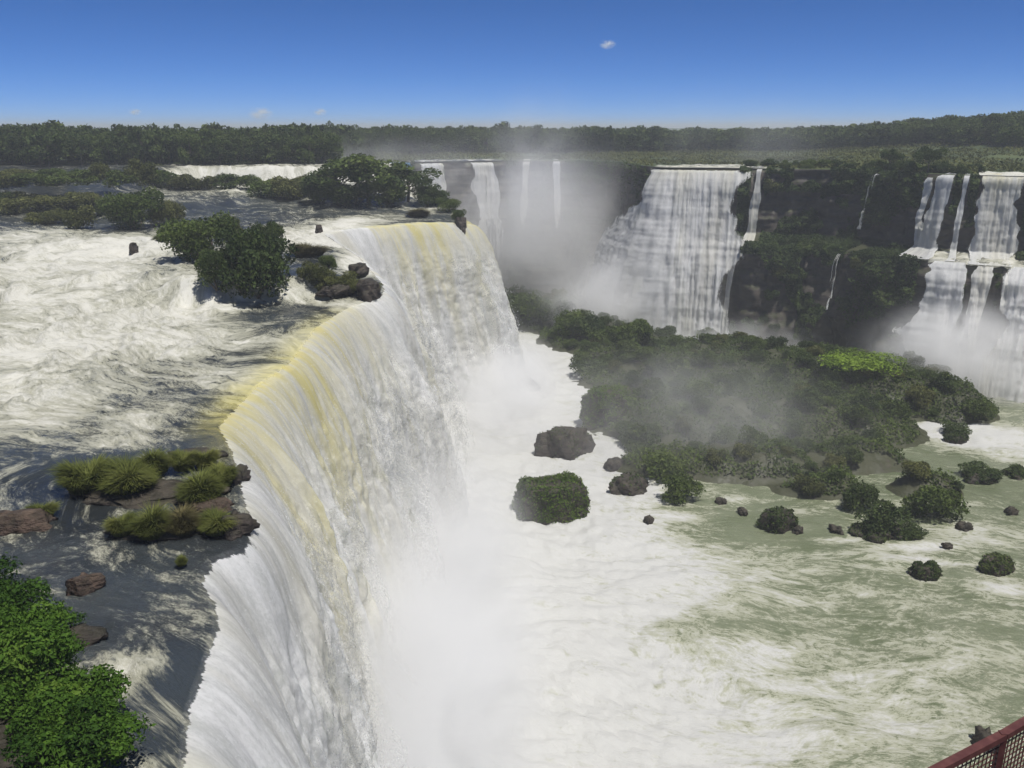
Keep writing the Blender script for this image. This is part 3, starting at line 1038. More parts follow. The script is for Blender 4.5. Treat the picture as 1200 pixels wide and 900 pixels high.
# ------------------------------------------------------------------ plants
def lobes_crown(rng, n_lobes, nleaf, size, rx=1.0, rz=0.6, zc=0.48, lobe=(0.3, 0.5), flat=0.45, inner=0.35, zlo=-0.5):
    L = []
    for k in range(n_lobes):
        a = rng.uniform(0, 2 * math.pi); r = math.sqrt(rng.uniform(0, 1)) * (rx - lobe[0] * 0.8)
        h = zc + rng.uniform(zlo, 1) * rz * (1 - 0.6 * (r / rx) ** 2)
        L.append((r * math.cos(a), r * math.sin(a), h, rng.uniform(*lobe)))
    L = np.array(L)
    w_ = L[:, 3] ** 2; w_ /= w_.sum()
    idx = rng.choice(len(L), nleaf, p=w_)
    d = rng.normal(size=(nleaf, 3)); d /= np.linalg.norm(d, axis=1)[:, None]
    d[:, 2] = np.where(rng.uniform(size=nleaf) < 0.55, np.abs(d[:, 2]), d[:, 2])
    rad = L[idx, 3] * (1 - inner * rng.uniform(0, 1, nleaf) ** 2.2 + 0.1 * rng.normal(size=nleaf))
    c = L[idx, :3] + d * rad[:, None] * np.array([1, 1, 0.85])
    c[:, 2] = np.maximum(c[:, 2], 0.02)
    lt = rng.uniform(0.1, 0.75, len(L))
    tint = np.clip(lt[idx] + rng.normal(0, 0.16, nleaf), 0, 1)
    sz = size * np.clip(rng.lognormal(-0.08, 0.33, nleaf), 0.4, 2)
    return leaf_quads(c, d, sz, rng, tint, flat=flat), L


def tube(path, radii, ns=6):
    path = np.asarray(path, float)
    V = []; F = []
    for k, p in enumerate(path):
        t = path[min(k + 1, len(path) - 1)] - path[max(k - 1, 0)]
        t /= np.linalg.norm(t) + 1e-9
        a = np.cross(t, [0.3, 1, 0.1]); a /= np.linalg.norm(a) + 1e-9
        b = np.cross(t, a)
        for j in range(ns):
            th = 2 * math.pi * j / ns
            V.append(p + (a * math.cos(th) + b * math.sin(th)) * radii[k])
    for k in range(len(path) - 1):
        for j in range(ns):
            F.append((k * ns + j, k * ns + (j + 1) % ns, (k + 1) * ns + (j + 1) % ns, (k + 1) * ns + j))
    return np.array(V), np.array(F)


def merge(parts):
    V = []; F = []; n = 0
    for v, f in parts:
        V.append(v); F.append(f + n); n += len(v)
    return np.concatenate(V), np.concatenate(F)


def stems(rng, L, zbase=-0.15, r0=0.05, n=6):
    parts = []
    for k in range(min(n, len(L))):
        e = L[k, :3]
        b = np.array([e[0] * 0.15, e[1] * 0.15, zbase])
        mdl = (b + e) / 2 + rng.normal(0, 0.06, 3)
        parts.append(tube([b, mdl, e], [r0, r0 * 0.7, r0 * 0.3], 5))
    return merge(parts)


def make_bush_meshes(nm, matk, count, n_lobes, nleaf, size, seed, **k):
    out_ = []
    for q in range(count):
        rng = np.random.default_rng(seed + q)
        (V, F, T), L = lobes_crown(rng, n_lobes, nleaf, size, **k)
        me = mesh_np('foliage', V, F, M[matk], False, {'tint': T})
        sv, sf = stems(rng, L)
        sm = mesh_np('stem', sv, sf, M['bark'])
        out_.append((me, sm))
    return out_


BUSH = {
    'dark': make_bush_meshes('bush', 'leaf_dark', 4, 15, 3400, 0.13, 100),
    'mid': make_bush_meshes('bush', 'leaf_mid', 4, 15, 3400, 0.13, 200),
    'olive': make_bush_meshes('bush', 'leaf_olive', 4, 15, 3400, 0.13, 300),
    'bright': make_bush_meshes('bush', 'leaf_bright', 1, 24, 3600, 0.07, 400, rz=0.12, zc=0.15, lobe=(0.22, 0.3)),
    'fine': make_bush_meshes('bush', 'leaf_mid', 3, 24, 8000, 0.085, 500, lobe=(0.24, 0.42), zc=0.5),
    'finedark': make_bush_meshes('bush', 'leaf_dark', 3, 26, 9500, 0.08, 520, lobe=(0.24, 0.42), zc=0.5),
    'fineolive': make_bush_meshes('bush', 'leaf_olive', 3, 24, 8000, 0.08, 540, lobe=(0.24, 0.42), zc=0.5),
}
_bi = [0]


def bush(p, rx, h, kind, label, group=None, parts=True, name='bush', cat='bush', ry=None):
    """rx half width in m, h height in m"""
    _bi[0] += 1
    fm, sm = BUSH[kind][_bi[0] % len(BUSH[kind])]
    sc = (rx, ry or rx, h / 1.25)
    if parts:
        o = empty(name, tuple(p), random.uniform(0, 6.28), sc)
        link('foliage', fm, o); link('stem', sm, o)
    else:
        o = link(name, fm, loc=tuple(p))
        o.rotation_euler = (0, 0, random.uniform(0, 6.28)); o.scale = sc
    tag(o, label, cat, group)
    return o


def px_scale(p):
    return (p[1] * CP + (CAM_Z - p[2]) * SP) / 1000


# grass tussocks
def make_tussocks(matk, count, seed, nb=4600):
    o = []
    for q in range(count):
        rng = np.random.default_rng(seed + q)
        n = nb
        a = rng.uniform(0, 2 * math.pi, n); r = np.sqrt(rng.uniform(0, 1, n)) * 0.72
        base = np.stack([r * np.cos(a), r * np.sin(a), np.zeros(n)], 1)
        a2 = a + rng.normal(0, 0.7, n)
        lean = rng.uniform(0.1, 0.75, n) + 0.4 * r
        ln = rng.uniform(0.55, 1.15, n) * (1.1 - 0.55 * r) * (0.8 + 0.35 * np.sin(base[:, 0] * 5 + q) * np.sin(base[:, 1] * 4.3 + q * 2))
        dr = np.stack([np.cos(a2), np.sin(a2), np.zeros(n)], 1)
        mid_ = base + dr * (ln * lean * 0.45)[:, None] + np.array([0, 0, 1]) * (ln * 0.62)[:, None]
        tip = base + dr * (ln * (lean + 0.25))[:, None] + np.array([0, 0, 1]) * (ln * (0.98 - 0.35 * lean))[:, None]
        sd = np.stack([-np.sin(a2), np.cos(a2), np.zeros(n)], 1) * 0.018
        V = np.stack([base - sd, base + sd, mid_ + sd * 0.9, mid_ - sd * 0.9, tip], 1).reshape(-1, 3)
        i = np.arange(n) * 5
        F4 = np.stack([i, i + 1, i + 2, i + 3], 1); F3 = np.stack([i + 3, i + 2, i + 4], 1)
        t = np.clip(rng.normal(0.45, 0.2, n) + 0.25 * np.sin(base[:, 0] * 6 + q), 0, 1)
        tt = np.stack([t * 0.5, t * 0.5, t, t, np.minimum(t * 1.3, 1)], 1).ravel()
        o.append(mesh_np('grass_blades', V, [F4, F3], M[matk], False, {'tint': tt}))
    return o


TUSS = {'green': make_tussocks('leaf_grass', 3, 600), 'dry': make_tussocks('leaf_drygrass', 2, 640)}


def tussock(p, rx, h, kind, label, group):
    _bi[0] += 1
    o = link('grass_tussock', TUSS[kind][_bi[0] % len(TUSS[kind])], loc=tuple(p))
    o.rotation_euler = (0, 0, random.uniform(0, 6.28)); o.scale = (rx, rx, h)
    tag(o, label, 'grass tussock', group)
    return o


# rocks
def rock_mesh(seed, nu=40, nv=24, flat=0.6, amp=0.3):
    th = np.linspace(0, 2 * math.pi, nu, endpoint=False)
    ph = np.linspace(-math.pi / 2, math.pi / 2, nv)
    T, Ph = np.meshgrid(th, ph, indexing='xy')
    x = np.cos(Ph) * np.cos(T); y = np.cos(Ph) * np.sin(T); z = np.sin(Ph)
    n = fbm(x * 1.3 + z * 0.7 + seed * 3.1, y * 1.3 - z * 0.9 + seed, 4, seed, 0.6)
    n2 = np.abs(fbm(x * 2.3 - z + 9 + seed, y * 2.3 + z * 1.3, 3, seed + 4))
    r = 1 + amp * n - 0.22 * n2
    # facet the sides a little so it does not read as an egg
    r = r * (0.85 + 0.15 * np.abs(np.cos(2 * T + seed)))
    X, Y, Z = x * r, y * r, np.clip(z * r, -0.8, 0.75) * flat
    V = np.stack([X, Y, Z], -1).reshape(-1, 3)
    F = []
    for j in range(nv - 1):
        for i in range(nu):
            F.append((j * nu + i, j * nu + (i + 1) % nu, (j + 1) * nu + (i + 1) % nu, (j + 1) * nu + i))
    return V, np.array(F)


ROCKS = {}
for matk in ('rock', 'rock_red'):
    ROCKS[matk] = []
    for q in range(4):
        v, f = rock_mesh(11 + q * 7)
        ROCKS[matk].append(mesh_np('boulder', v, f, M[matk]))


def rock(p, rx, ry, h, label, matk='rock', group=None, name='rock', rz=None):
    _bi[0] += 1
    o = link(name, ROCKS[matk][_bi[0] % 4], loc=tuple(p))
    o.scale = (rx, ry, h / 0.45)
    o.rotation_euler = (0, 0, random.uniform(0, 6.28) if rz is None else rz)
    tag(o, label, 'rock', group)
    return o


def mossy_rock(p, rx, ry, h, label, seed, kind='leaf_mid', cover=0.35, rz=0.0, nleaf=3500, lf=0.5, block=False):
    """boulder with a moss and leaf cap as its part"""
    v, f = rock_mesh(seed, 48, 30, 1.0, 0.22)
    if block:
        v[:, 0] = np.sign(v[:, 0]) * np.abs(v[:, 0]) ** 0.7; v[:, 1] = np.sign(v[:, 1]) * np.abs(v[:, 1]) ** 0.7
        v[:, 2] = np.clip(v[:, 2], -0.8, 0.62)
    sc = np.array([rx, ry, h / 0.7])
    v = v * sc
    o = link('mossy_rock', mesh_np('boulder', v, f, M['rock']), loc=tuple(p))
    o.rotation_euler = (0, 0, rz)
    rng = np.random.default_rng(seed)
    tri = v[f]
    c = tri.mean(1)
    nr_ = np.cross(tri[:, 2] - tri[:, 0], tri[:, 3] - tri[:, 1])
    ar = np.linalg.norm(nr_, axis=1) + 1e-9
    nr_ = nr_ / ar[:, None]
    ww = ar * np.clip((nr_[:, 2] + cover), 0, 1) * (c[:, 2] > -0.05 * h)
    ww = ww * np.clip(0.55 + fbm(c[:, 0] * 0.5 / max(rx, .1) * 3, c[:, 1] * 1.5 / max(ry, .1), 3, seed), 0.05, 2)
    k = rng.choice(len(f), nleaf, p=ww / ww.sum())
    bar = rng.uniform(0, 1, (nleaf, 2))
    q = tri[k]
    pt = (q[:, 0] * (1 - bar[:, :1]) + q[:, 1] * bar[:, :1]) * (1 - bar[:, 1:]) + (q[:, 3] * (1 - bar[:, :1]) + q[:, 2] * bar[:, :1]) * bar[:, 1:]
    lump = fbm(pt[:, 0] * 0.9, pt[:, 1] * 0.9 + pt[:, 2], 3, seed + 2)
    pt = pt + nr_[k] * (0.12 + 0.45 * np.clip(lump + 0.3, 0, 1.2) * rng.uniform(0, 1, nleaf))[:, None] * min(1.0, h / 3)
    tint = np.clip(0.45 + 0.5 * lump + rng.normal(0, 0.15, nleaf), 0, 1)
    V, F, T = leaf_quads(pt, nr_[k], lf * rng.uniform(0.6, 1.3, nleaf), rng, tint, 0.6, 0.5)
    g = link('moss', mesh_np('moss', V, F, M[kind], False, {'tint': T}), o)
    tag(g, kind='stuff')
    tag(o, label, 'rock')
    return o


# ------------------------------------------------------------------ shrubs standing in the upper river
def ubush(px, py, wpx, hpx, kind, label, group=None, parts=True, dz=0.1, name='bush', cat='bush'):
    p = U(px, py)
    k = px_scale(p)
    p[2] -= 0.15
    return bush(p, wpx * k / 2 / 0.95, hpx * k * 1.06, kind, label, group, parts, name, cat)


g_far = 'shrubs of the farthest green strip in the upper river'
for k_, (px, py, w_, h_) in enumerate(sorted([(8, 219, 40, 16), (38, 218, 44, 15), (70, 217, 40, 14), (98, 216, 36, 15), (118, 213, 26, 20), (142, 219, 36, 17),
                         (166, 216, 34, 26), (190, 219, 40, 19), (216, 221, 36, 17), (240, 222, 34, 14), (266, 221, 36, 15), (292, 221, 30, 14), (182, 206, 30, 13), (60, 209, 40, 10), (20, 209, 40, 10), (268, 203, 44, 9), (316, 219, 20, 9)])):
    ubush(px, py, w_, h_, random.choice(['mid', 'olive', 'olive']), ORD[k_] + ' in the farthest green strip of shrubs crossing the upper river', g_far, False)
g_l = 'shrubs of the left islet in the upper river'
for k_, (px, py, w_, h_, kd) in enumerate(sorted([(18, 250, 40, 16, 'olive'), (52, 246, 44, 15, 'olive'), (80, 243, 44, 18, 'olive'), (45, 262, 30, 12, 'olive'),
                             (66, 262, 38, 16, 'fineolive'), (97, 268, 38, 24, 'olive'), (30, 238, 40, 14, 'olive'), (108, 246, 34, 18, 'olive'), (5, 240, 30, 14, 'mid'), (120, 252, 24, 16, 'dark')])):
    ubush(px, py, w_, h_, kd, (ORD[k_] if k_ < 9 else 'rightmost') + ' low shrub of the spread-out clump between green strip and rapids', g_l, False)
ubush(160, 267, 66, 43, 'fine', 'rounded dark shrub standing alone in the river left of the large foreground shrubs')
ubush(195, 264, 42, 28, 'fineolive', 'olive shrub against the right side of the rounded lone shrub')
tussock(U(190, 283), 1.6, 1.4, 'green', 'tiny grass tuft above the small white cascade', None)
ubush(238, 304, 80, 50, 'fine', 'broad leaning shrub behind the darkest large shrub above the cascade')
ubush(268, 282, 34, 26, 'fineolive', 'small olive shrub topping the broad leaning shrub')
ubush(296, 345, 96, 74, 'finedark', 'largest darkest round shrub beside the white cascade in the upper river')
ubush(256, 334, 46, 40, 'finedark', 'lower left dark shrub against the largest round shrub')
ubush(312, 300, 40, 40, 'finedark', 'tall sparse shrub rising behind the largest round shrub')
tussock(U(362, 299), 3.1, 2.2, 'dry', 'brownish grass hummock in the white water right of the largest shrub', None)
ubush(384, 316, 20, 18, 'fine', 'small upright shrub on the ledge behind the crest')
g_ledge = 'low shrubs lining the ledge at the crest'
for k_, (px, py, w_, h_) in enumerate([(366, 330, 34, 22), (378, 340, 30, 16), (394, 340, 44, 22), (420, 341, 30, 14), (436, 341, 22, 11)]):
    ubush(px, py, w_, h_, 'fineolive', (ORD[k_] if k_ < 4 else 'rightmost') + ' low shrub on the rocky ledge at the crest', g_ledge, False)
g_r = 'shrubs of the band left of the crest trees'
for k_, (px, py, w_, h_) in enumerate([(312, 230, 36, 18), (330, 226, 30, 16), (338, 232, 44, 22), (358, 228, 30, 20)]):
    ubush(px, py, w_, h_, random.choice(['mid', 'olive']), (ORD[k_] if k_ < 3 else 'rightmost') + ' shrub in the band just left of the crest trees', g_r, False)
tussock(U(490, 253), 2.9, 1.9, 'dry', 'small grassy hummock on the flat water just before the far crest', None)


# trees
def make_tree(seed, matk, nleaf=2400, H=1.0, size=0.075, n_lobes=14, spread=0.42, ztop=0.68, zr=0.26, zlo=-0.5):
    rng = np.random.default_rng(seed)
    (V, F, T), L = lobes_crown(rng, n_lobes, nleaf, size, rx=spread, rz=zr, zlo=zlo, zc=ztop - 0.05, lobe=(0.11, 0.2))
    cm = mesh_np('crown', V, F, M[matk], False, {'tint': T})
    parts = [tube([[0, 0, -0.05], [0.01, 0.02, 0.25], [0.0, 0.03, 0.5], [0, 0, 0.75]], [0.03, 0.024, 0.018, 0.008], 7)]
    for k in range(6):
        e_ = L[k, :3]
        s_ = np.array([0, 0.02, rng.uniform(0.3, 0.5)])
        parts.append(tube([s_, (s_ + e_) / 2 + [0, 0, 0.03], e_], [0.014, 0.01, 0.004], 5))
    v, f = merge(parts)
    return cm, mesh_np('trunk', v, f, M['bark'])



TREES = [make_tree(900 + q, 'leaf_dark' if q % 3 else 'leaf_mid', 3000, size=0.07, n_lobes=30, spread=0.5, ztop=0.52, zr=0.45, zlo=-0.85) for q in range(6)]
TREES_LIGHT = [make_tree(950 + q, 'leaf_mid', 3000, size=0.07, n_lobes=30, spread=0.52, ztop=0.52, zr=0.45, zlo=-0.85) for q in range(3)]
TREES_FINE = [make_tree(930 + q, 'leaf_mid' if q != 1 else 'leaf_dark', 3200, size=0.06, n_lobes=18, spread=0.55, ztop=0.6) for q in range(3)]


def tree(p, h, wd, tr, label, group=None, name='tree'):
    o = empty(name, tuple(p), random.uniform(0, 6.28), (wd, wd, h))
    link('crown', tr[0], o); link('trunk', tr[1], o)
    tag(o, label, 'tree', group)
    return o


for (px, py, w_, h_, t_, lab) in [
        (432, 238, 100, 56, 0, 'tallest tree of the dark clump at the crest of the long waterfall'),
        (396, 239, 74, 44, 2, 'rounded tree left of the tallest tree in the crest clump'),
        (478, 238, 66, 40, 1, 'dark spreading tree right of the tallest tree in the crest clump')]:
    p = U(px, py); k = px_scale(p)
    tree(p, h_ * k * 1.15, w_ * k, TREES_FINE[t_], lab)
for (px, py, w_, h_, lab) in [(375, 238, 46, 24, 'low bush at the left foot of the crest trees'), (412, 240, 60, 26, 'low bush in front of the tallest crest tree'),
                              (452, 240, 54, 26, 'low bush under the spreading crest tree'), (502, 241, 44, 24, 'bush at the right end of the crest trees'),
                              (525, 247, 26, 15, 'small bush dropping over the end of the crest')]:
    ubush(px, py, w_, h_, 'fine' if px != 502 else 'finedark', lab)
p = PY(538, 190.5, 0.1)
rock(p + np.array([0.3, -0.8, -1.2]), 1.6, 1.9, 2.4, 'dark rock splitting the far end of the long waterfall', 'rock')
bush(p + np.array([0.2, 0.2, 0.2]), 1.9, 2.6, 'fine', 'little bush on the dark rock splitting the far end of the long waterfall')

# rocks of the ledge and cascade
for (px, py, rx, h, lab) in [(432, 343, 2.2, 1.6, 'dark wet rock under the ledge shrubs at the crest'), (398, 341, 3.5, 1.2, 'flat dark rock below the low ledge shrubs'),
                             (374, 271, 0.8, 1.2, 'small dark pointed rock at the left end of the far crest'), (157, 296, 0.9, 1.5, 'dark upright rock beside the small white step'),
                             (275, 332, 1.6, 1.4, 'rounded rock in the cascade left of the largest shrub'), (262, 340, 1.0, 1.0, 'small mossy rock inside the white cascade'),
                             (420, 318, 1.8, 1.0, 'half covered rock in the white water behind the ledge')]:
    p = U(px, py)
    rock(p + np.array([0, 0, h * 0.1]), rx, rx * 0.8, h, lab)

# ------------------------------------------------------------------ near islet with tussocks
for (px, py, rx, ry, h, m_, lab) in [(180, 580, 4.6, 2.0, 0.5, 'rock', 'flat dark rock under the upper row of grass tussocks'),
                                     (200, 622, 4.4, 1.4, 0.6, 'rock', 'flat dark rock under the lower row of grass tussocks'),
                                     (247, 596, 1.4, 0.8, 0.6, 'rock_red', 'bare reddish brown rock between the grass tussocks'),
                                     (272, 560, 1.3, 1.6, 0.7, 'rock', 'dark rock at the brink beside the tussocks'),
                                     (275, 622, 1.1, 1.2, 1.0, 'rock', 'dark rock corner overhanging the brink below the tussocks'),
                                     (225, 535, 2.2, 1.2, 0.35, 'rock', 'wet dark rock behind the topmost tussocks')]:
    p = P(px, py, -3)
    rock(p, rx, ry, h, lab, m_, rz=0.15)
for (px, py, wpx, hpx, kd, lab) in [
        (104, 572, 62, 42, 'green', 'leftmost tussock of the upper row on the near islet'),
        (152, 576, 66, 44, 'green', 'largest tussock of the upper row on the near islet'),
        (180, 553, 46, 30, 'green', 'tussock behind the largest one in the upper row'),
        (216, 549, 32, 27, 'green', 'small dark tussock near the brink at the top of the near islet'),
        (241, 546, 30, 24, 'green', 'small tussock right of the small dark one at the top of the near islet'),
        (236, 586, 54, 34, 'green', 'tussock in the middle of the near islet above the bare brown rock'),
        (260, 568, 34, 32, 'green', 'tussock at the very brink, right of the middle one'),
        (144, 624, 34, 27, 'green', 'small tussock at the left end of the lower row'),
        (180, 626, 48, 36, 'green', 'large tussock of the lower row, second from the left'),
        (214, 622, 44, 30, 'dry', 'yellowish tussock in the middle of the lower row'),
        (256, 622, 44, 28, 'green', 'tussock at the right end of the lower row on the brink'),
        (213, 662, 14, 12, 'green', 'tiny tuft on the notch in the brink below the near islet')]:
    p = P(px, py, -2.85); k = px_scale(p)
    tussock(p, wpx * k / 2 * 0.95, hpx * k * 0.98, kd, lab, None)
rock(P(18, 617, -2.9), 2.2, 1.0, 0.9, 'reddish rock at the left edge of the picture beside a grass tuft', 'rock_red', rz=0.2)
p = P(50, 606, -2.9)
tussock(p, 0.8, 1.1, 'green', 'lone grass tuft right of the reddish rock at the left edge', None)
rock(P(100, 690, -2.9), 0.95, 0.6, 0.75, 'brown rock in the dark shallows above the leafy bank', 'rock_red', rz=0.4)
rock(P(85, 752, -2.9), 1.3, 0.9, 0.5, 'dark slab in the shallows beside the leafy bank', 'rock', rz=0.4)


# ------------------------------------------------------------------ near leafy bank, bottom left
def near_bush(p, rx, ry, h, seed, label, nleaf, leaf, n_lobes=22):
    rng = np.random.default_rng(seed)
    (V, F, T), L = lobes_crown(rng, n_lobes, nleaf, leaf / rx, lobe=(0.22, 0.42), rz=0.55, zc=0.5, flat=0.55, inner=0.5)
    sc = np.array([rx, ry, h / 1.25])
    o = empty('bush', tuple(p))
    tag(o, label, 'bush')
    # pointed leaves, folded on the midrib: rescale keeps them leaf sized
    link('foliage', mesh_np('foliage', V * sc, F, M['leaf_near'], False, {'tint': T}), o)
    sv, sf = stems(rng, L, -0.3, 0.03, 14)
    link('stem', mesh_np('stem', sv * sc, sf, M['bark']), o)
    return o


def build_bank():
    nx, ny = 80, 80
    xs = np.linspace(0, 1, nx); ys = np.linspace(8, 46, ny)
    X, Y = np.meshgrid(xs, ys, indexing='ij')
    X = -52 + X * ((-16.2 + (Y - 26) * -0.9 + 1.0) + 52)
    edge = -16.2 + (Y - 26) * -0.9 + 1.2 * fbm(Y * 0.2, X * 0.1, 3, 71)
    d = edge - X
    Z = -3.6 + 1.6 * sstep(-0.5, 3, d) + 2.2 * sstep(2, 12, d) + 0.3 * fbm(X * 0.4, Y * 0.4, 4, 72)
    V = np.stack([X, Y, Z], -1).reshape(-1, 3)
    tag(link('river_bank', mesh_np('river_bank', V, grid_faces(nx, ny), M['rock'])), kind='structure')


build_bank()
near_bush(P(12, 815, -2.6), 3.1, 2.6, 3.6, 41, 'broad leafy green bush filling the bottom left corner', 15000, 0.21)
near_bush(P(80, 858, -2.8), 2.1, 1.9, 2.4, 42, 'leafy green bush leaning over the shallows at the bottom left', 9500, 0.19)
near_bush(P(5, 735, -2.6), 2.9, 2.2, 3.4, 43, 'upper leafy bush against the left edge beside the dark shallows', 11000, 0.20)
near_bush(P(85, 905, -2.8), 2.6, 2.0, 2.6, 44, 'leafy bush cut off by the bottom edge at the left', 9000, 0.20)
near_bush(P(62, 745, -2.8), 1.5, 1.0, 1.3, 45, 'low leafy spray reaching right from the upper bush', 3200, 0.18)


# ------------------------------------------------------------------ island in the gorge
ISL = [  # px, py of the centre on the water plane, half widths px, half depth px, height m
    (603, 368, 42, 8, 7.5), (645, 377, 50, 10, 6.5), (695, 397, 50, 12, 5.5), (745, 414, 45, 12, 5.5), (720, 425, 40, 10, 4.0),
    (840, 428, 90, 14, 5.5), (930, 445, 110, 18, 6.5), (1030, 464, 90, 20, 6.5), (1110, 482, 42, 12, 6.0),
    (800, 450, 90, 14, 6.5), (850, 490, 120, 26, 6.0), (960, 500, 90, 22, 5.5), (770, 500, 60, 20, 4.0),
    (880, 545, 100, 18, 3.2), (1000, 540, 60, 14, 2.5), (970, 575, 60, 10, 2.0), (780, 545, 50, 14, 2.2), (1080, 575, 40, 10, 2.5)]
ISLB = pxblobs(ISL, Z_LOW)


def island_h(x, y):
    h = np.zeros_like(np.asarray(x, float)) - 1.2
    for (cx, cy, rx, ry, a) in ISLB:
        q = ((x - cx) / (rx * 1.15)) ** 2 + ((y - cy) / (ry * 1.15)) ** 2
        h = np.maximum(h, -1.2 + (a + 1.2) * np.exp(-q * q * 0.9) ) if False else h + 0
    hs = np.stack([(a + 1.2) * np.exp(-((((x - cx) / (rx * 1.05)) ** 2 + ((y - cy) / (ry * 1.05)) ** 2) ** 1.6) * 0.9) for (cx, cy, rx, ry, a) in ISLB])
    h = -1.2 + (hs ** 5).sum(0) ** 0.2
    return h


def build_island():
    nx, ny = 300, 260
    xs = np.linspace(-14, 125, nx); ys = np.linspace(112, 275, ny)
    X, Y = np.meshgrid(xs, ys, indexing='ij')
    H = island_h(X, Y)
    H = H + (0.8 * fbm(X * 0.12, Y * 0.12, 4, 120) + 0.3 * fbm(X * 0.5, Y * 0.5, 3, 121)) * sstep(-1.0, 0.6, H)
    V = np.stack([X, Y, Z_LOW + H], -1).reshape(-1, 3)
    F = grid_faces(nx, ny)
    keep = (H.ravel()[F] > -0.9).any(1)
    F = F[keep]
    used = np.unique(F)
    mp = np.full(len(V), -1); mp[used] = np.arange(len(used))
    tag(link('island', mesh_np('island', V[used], mp[F], M['cliff'])), kind='structure')
    # low scrub cover
    rng = np.random.default_rng(5)
    n = 300000
    x = rng.uniform(-14, 125, n); y = rng.uniform(112, 275, n)
    h = island_h(x, y) + 0.8 * fbm(x * 0.12, y * 0.12, 4, 120)
    cov = fbm(x * 0.09, y * 0.09, 4, 133)
    near_ = sstep(165, 140, y)
    k = (h > 0.4 + 0.3 * near_) & (cov > -0.6 + 0.35 * near_)
    x, y, h, cov = x[k], y[k], h[k], cov[k]
    lump = np.clip(fbm(x * 0.28, y * 0.28, 3, 134) + 0.25, 0, 1.5)
    z = Z_LOW + h + rng.uniform(0, 1, len(x)) ** 0.7 * (0.3 + 1.7 * lump)
    c = np.stack([x, y, z], 1)
    nn = np.stack([rng.normal(0, 0.5, len(x)), rng.normal(0, 0.5, len(x)) - 0.3, np.ones(len(x))], 1)
    tint = np.clip(0.4 + 0.35 * cov + 0.25 * (lump - 0.5) + rng.normal(0, 0.14, len(x)), 0, 1)
    V, F, T = leaf_quads(c, nn, 0.55 * rng.uniform(0.6, 1.3, len(x)), rng, tint, 0.6, 0.5)
    tag(link('ground_cover', mesh_np('ground_cover', V, F, M['leaf_mid'], False, {'tint': T})), kind='stuff')


build_island()


def isl_pt(px, py):
    z = Z_LOW
    for _ in range(14):
        p = P(px, py, z)
        hh = max(float(island_h(np.array([p[0]]), np.array([p[1]]))[0]), 0.0)
        z = 0.6 * z + 0.4 * (Z_LOW + hh)
    return P(px, py, z)


def ibush(px, py, wpx, hpx, kind, label, group=None):
    p = isl_pt(px, py); k = px_scale(p)
    p[2] += 1.6 if kind == 'bright' else -0.25
    return bush(p, wpx * k / 2 / 0.85, hpx * k * (0.85 if py > 540 else 1.0), kind, label, group, False)


# the ones that stand out
for (px, py, w_, h_, kd, lab) in [
        (746, 408, 38, 30, 'mid', 'round tall bush on the island ridge below the widest distant waterfall'),
        (829, 404, 22, 20, 'dark', 'small round dark bush sticking up on the island ridge'),
        (1010, 438, 86, 36, 'bright', 'bright yellow-green grassy dome on top of the island'),
        (982, 436, 36, 16, 'dark', 'dark bush at the left foot of the bright green dome'),
        (942, 477, 34, 24, 'dark', 'dark hollow-looking bush below and left of the bright green dome'),
        (1145, 488, 34, 24, 'mid', 'bush at the right tip of the island above the white rapids'),
        (1120, 510, 30, 14, 'dark', 'low bush at the waterline of the island beside the white rapids'),
        (1094, 604, 52, 44, 'mid', 'large misty bush at the water on the right side of the island'),
        (1003, 596, 36, 40, 'dark', 'dark bush at the near tip of the island, left of the tallest one'),
        (1031, 622, 50, 42, 'dark', 'largest dark bush at the near tip of the island by the water'),
        (1066, 628, 28, 16, 'dark', 'small dark bush on a rock right of the near tip of the island'),
        (750, 528, 44, 32, 'dark', 'dark bush behind the square mossy rocks near the falls'),
        (795, 585, 40, 34, 'mid', 'pale bush in mist at the near left side of the island'),
        (780, 560, 46, 36, 'mid', 'misty bush above the pale near left bush of the island'),
        (1150, 560, 40, 18, 'dark', 'low bush on a small rock in the channel right of the island'),
        (1192, 556, 26, 14, 'dark', 'low bush on a rock at the right edge of the picture in the channel'),
        (606, 371, 34, 24, 'mid', 'leftmost bush of the island ridge, against the long waterfall'),
        (627, 374, 38, 30, 'mid', 'second bush from the left on the island ridge'),
        (650, 380, 38, 27, 'dark', 'third bush from the left on the island ridge'),
        (672, 387, 36, 24, 'mid', 'fourth bush from the left on the island ridge'),
        (692, 394, 36, 24, 'dark', 'fifth bush from the left on the island ridge'),
        (712, 401, 34, 20, 'mid', 'sixth bush from the left on the island ridge, beside the round tall one'),
        (690, 440, 40, 18, 'dark', 'bush at the end of the island ridge beside the white water')]:
    ibush(px, py, w_, h_, kd, lab)
# the scrub
rng = np.random.default_rng(77)
cand = []
tries = 0
while len(cand) < 190 and tries < 9000:
    tries += 1
    x, y = rng.uniform(-10, 122), rng.uniform(118, 268)
    h = float(island_h(np.array([x]), np.array([y]))[0])
    if h < 0.6: continue
    if y < 150 and rng.uniform() < 0.45: continue
    r = rng.uniform(1.3, 3.2) * (0.8 if y < 150 else 1)
    if any((x - a) ** 2 + (y - b) ** 2 < (0.75 * (r + c)) ** 2 for a, b, c in cand): continue
    cand.append((x, y, r))
for (x, y, r) in cand:
    h = float(island_h(np.array([x]), np.array([y]))[0])
    bush((x, y, Z_LOW + h - 0.2), r, r * rng.uniform(0.95, 1.3), rng.choice(['mid', 'mid', 'dark', 'olive']),
         scrub_zone((x, y, Z_LOW + h)), 'scrub bushes on the gorge island', False)

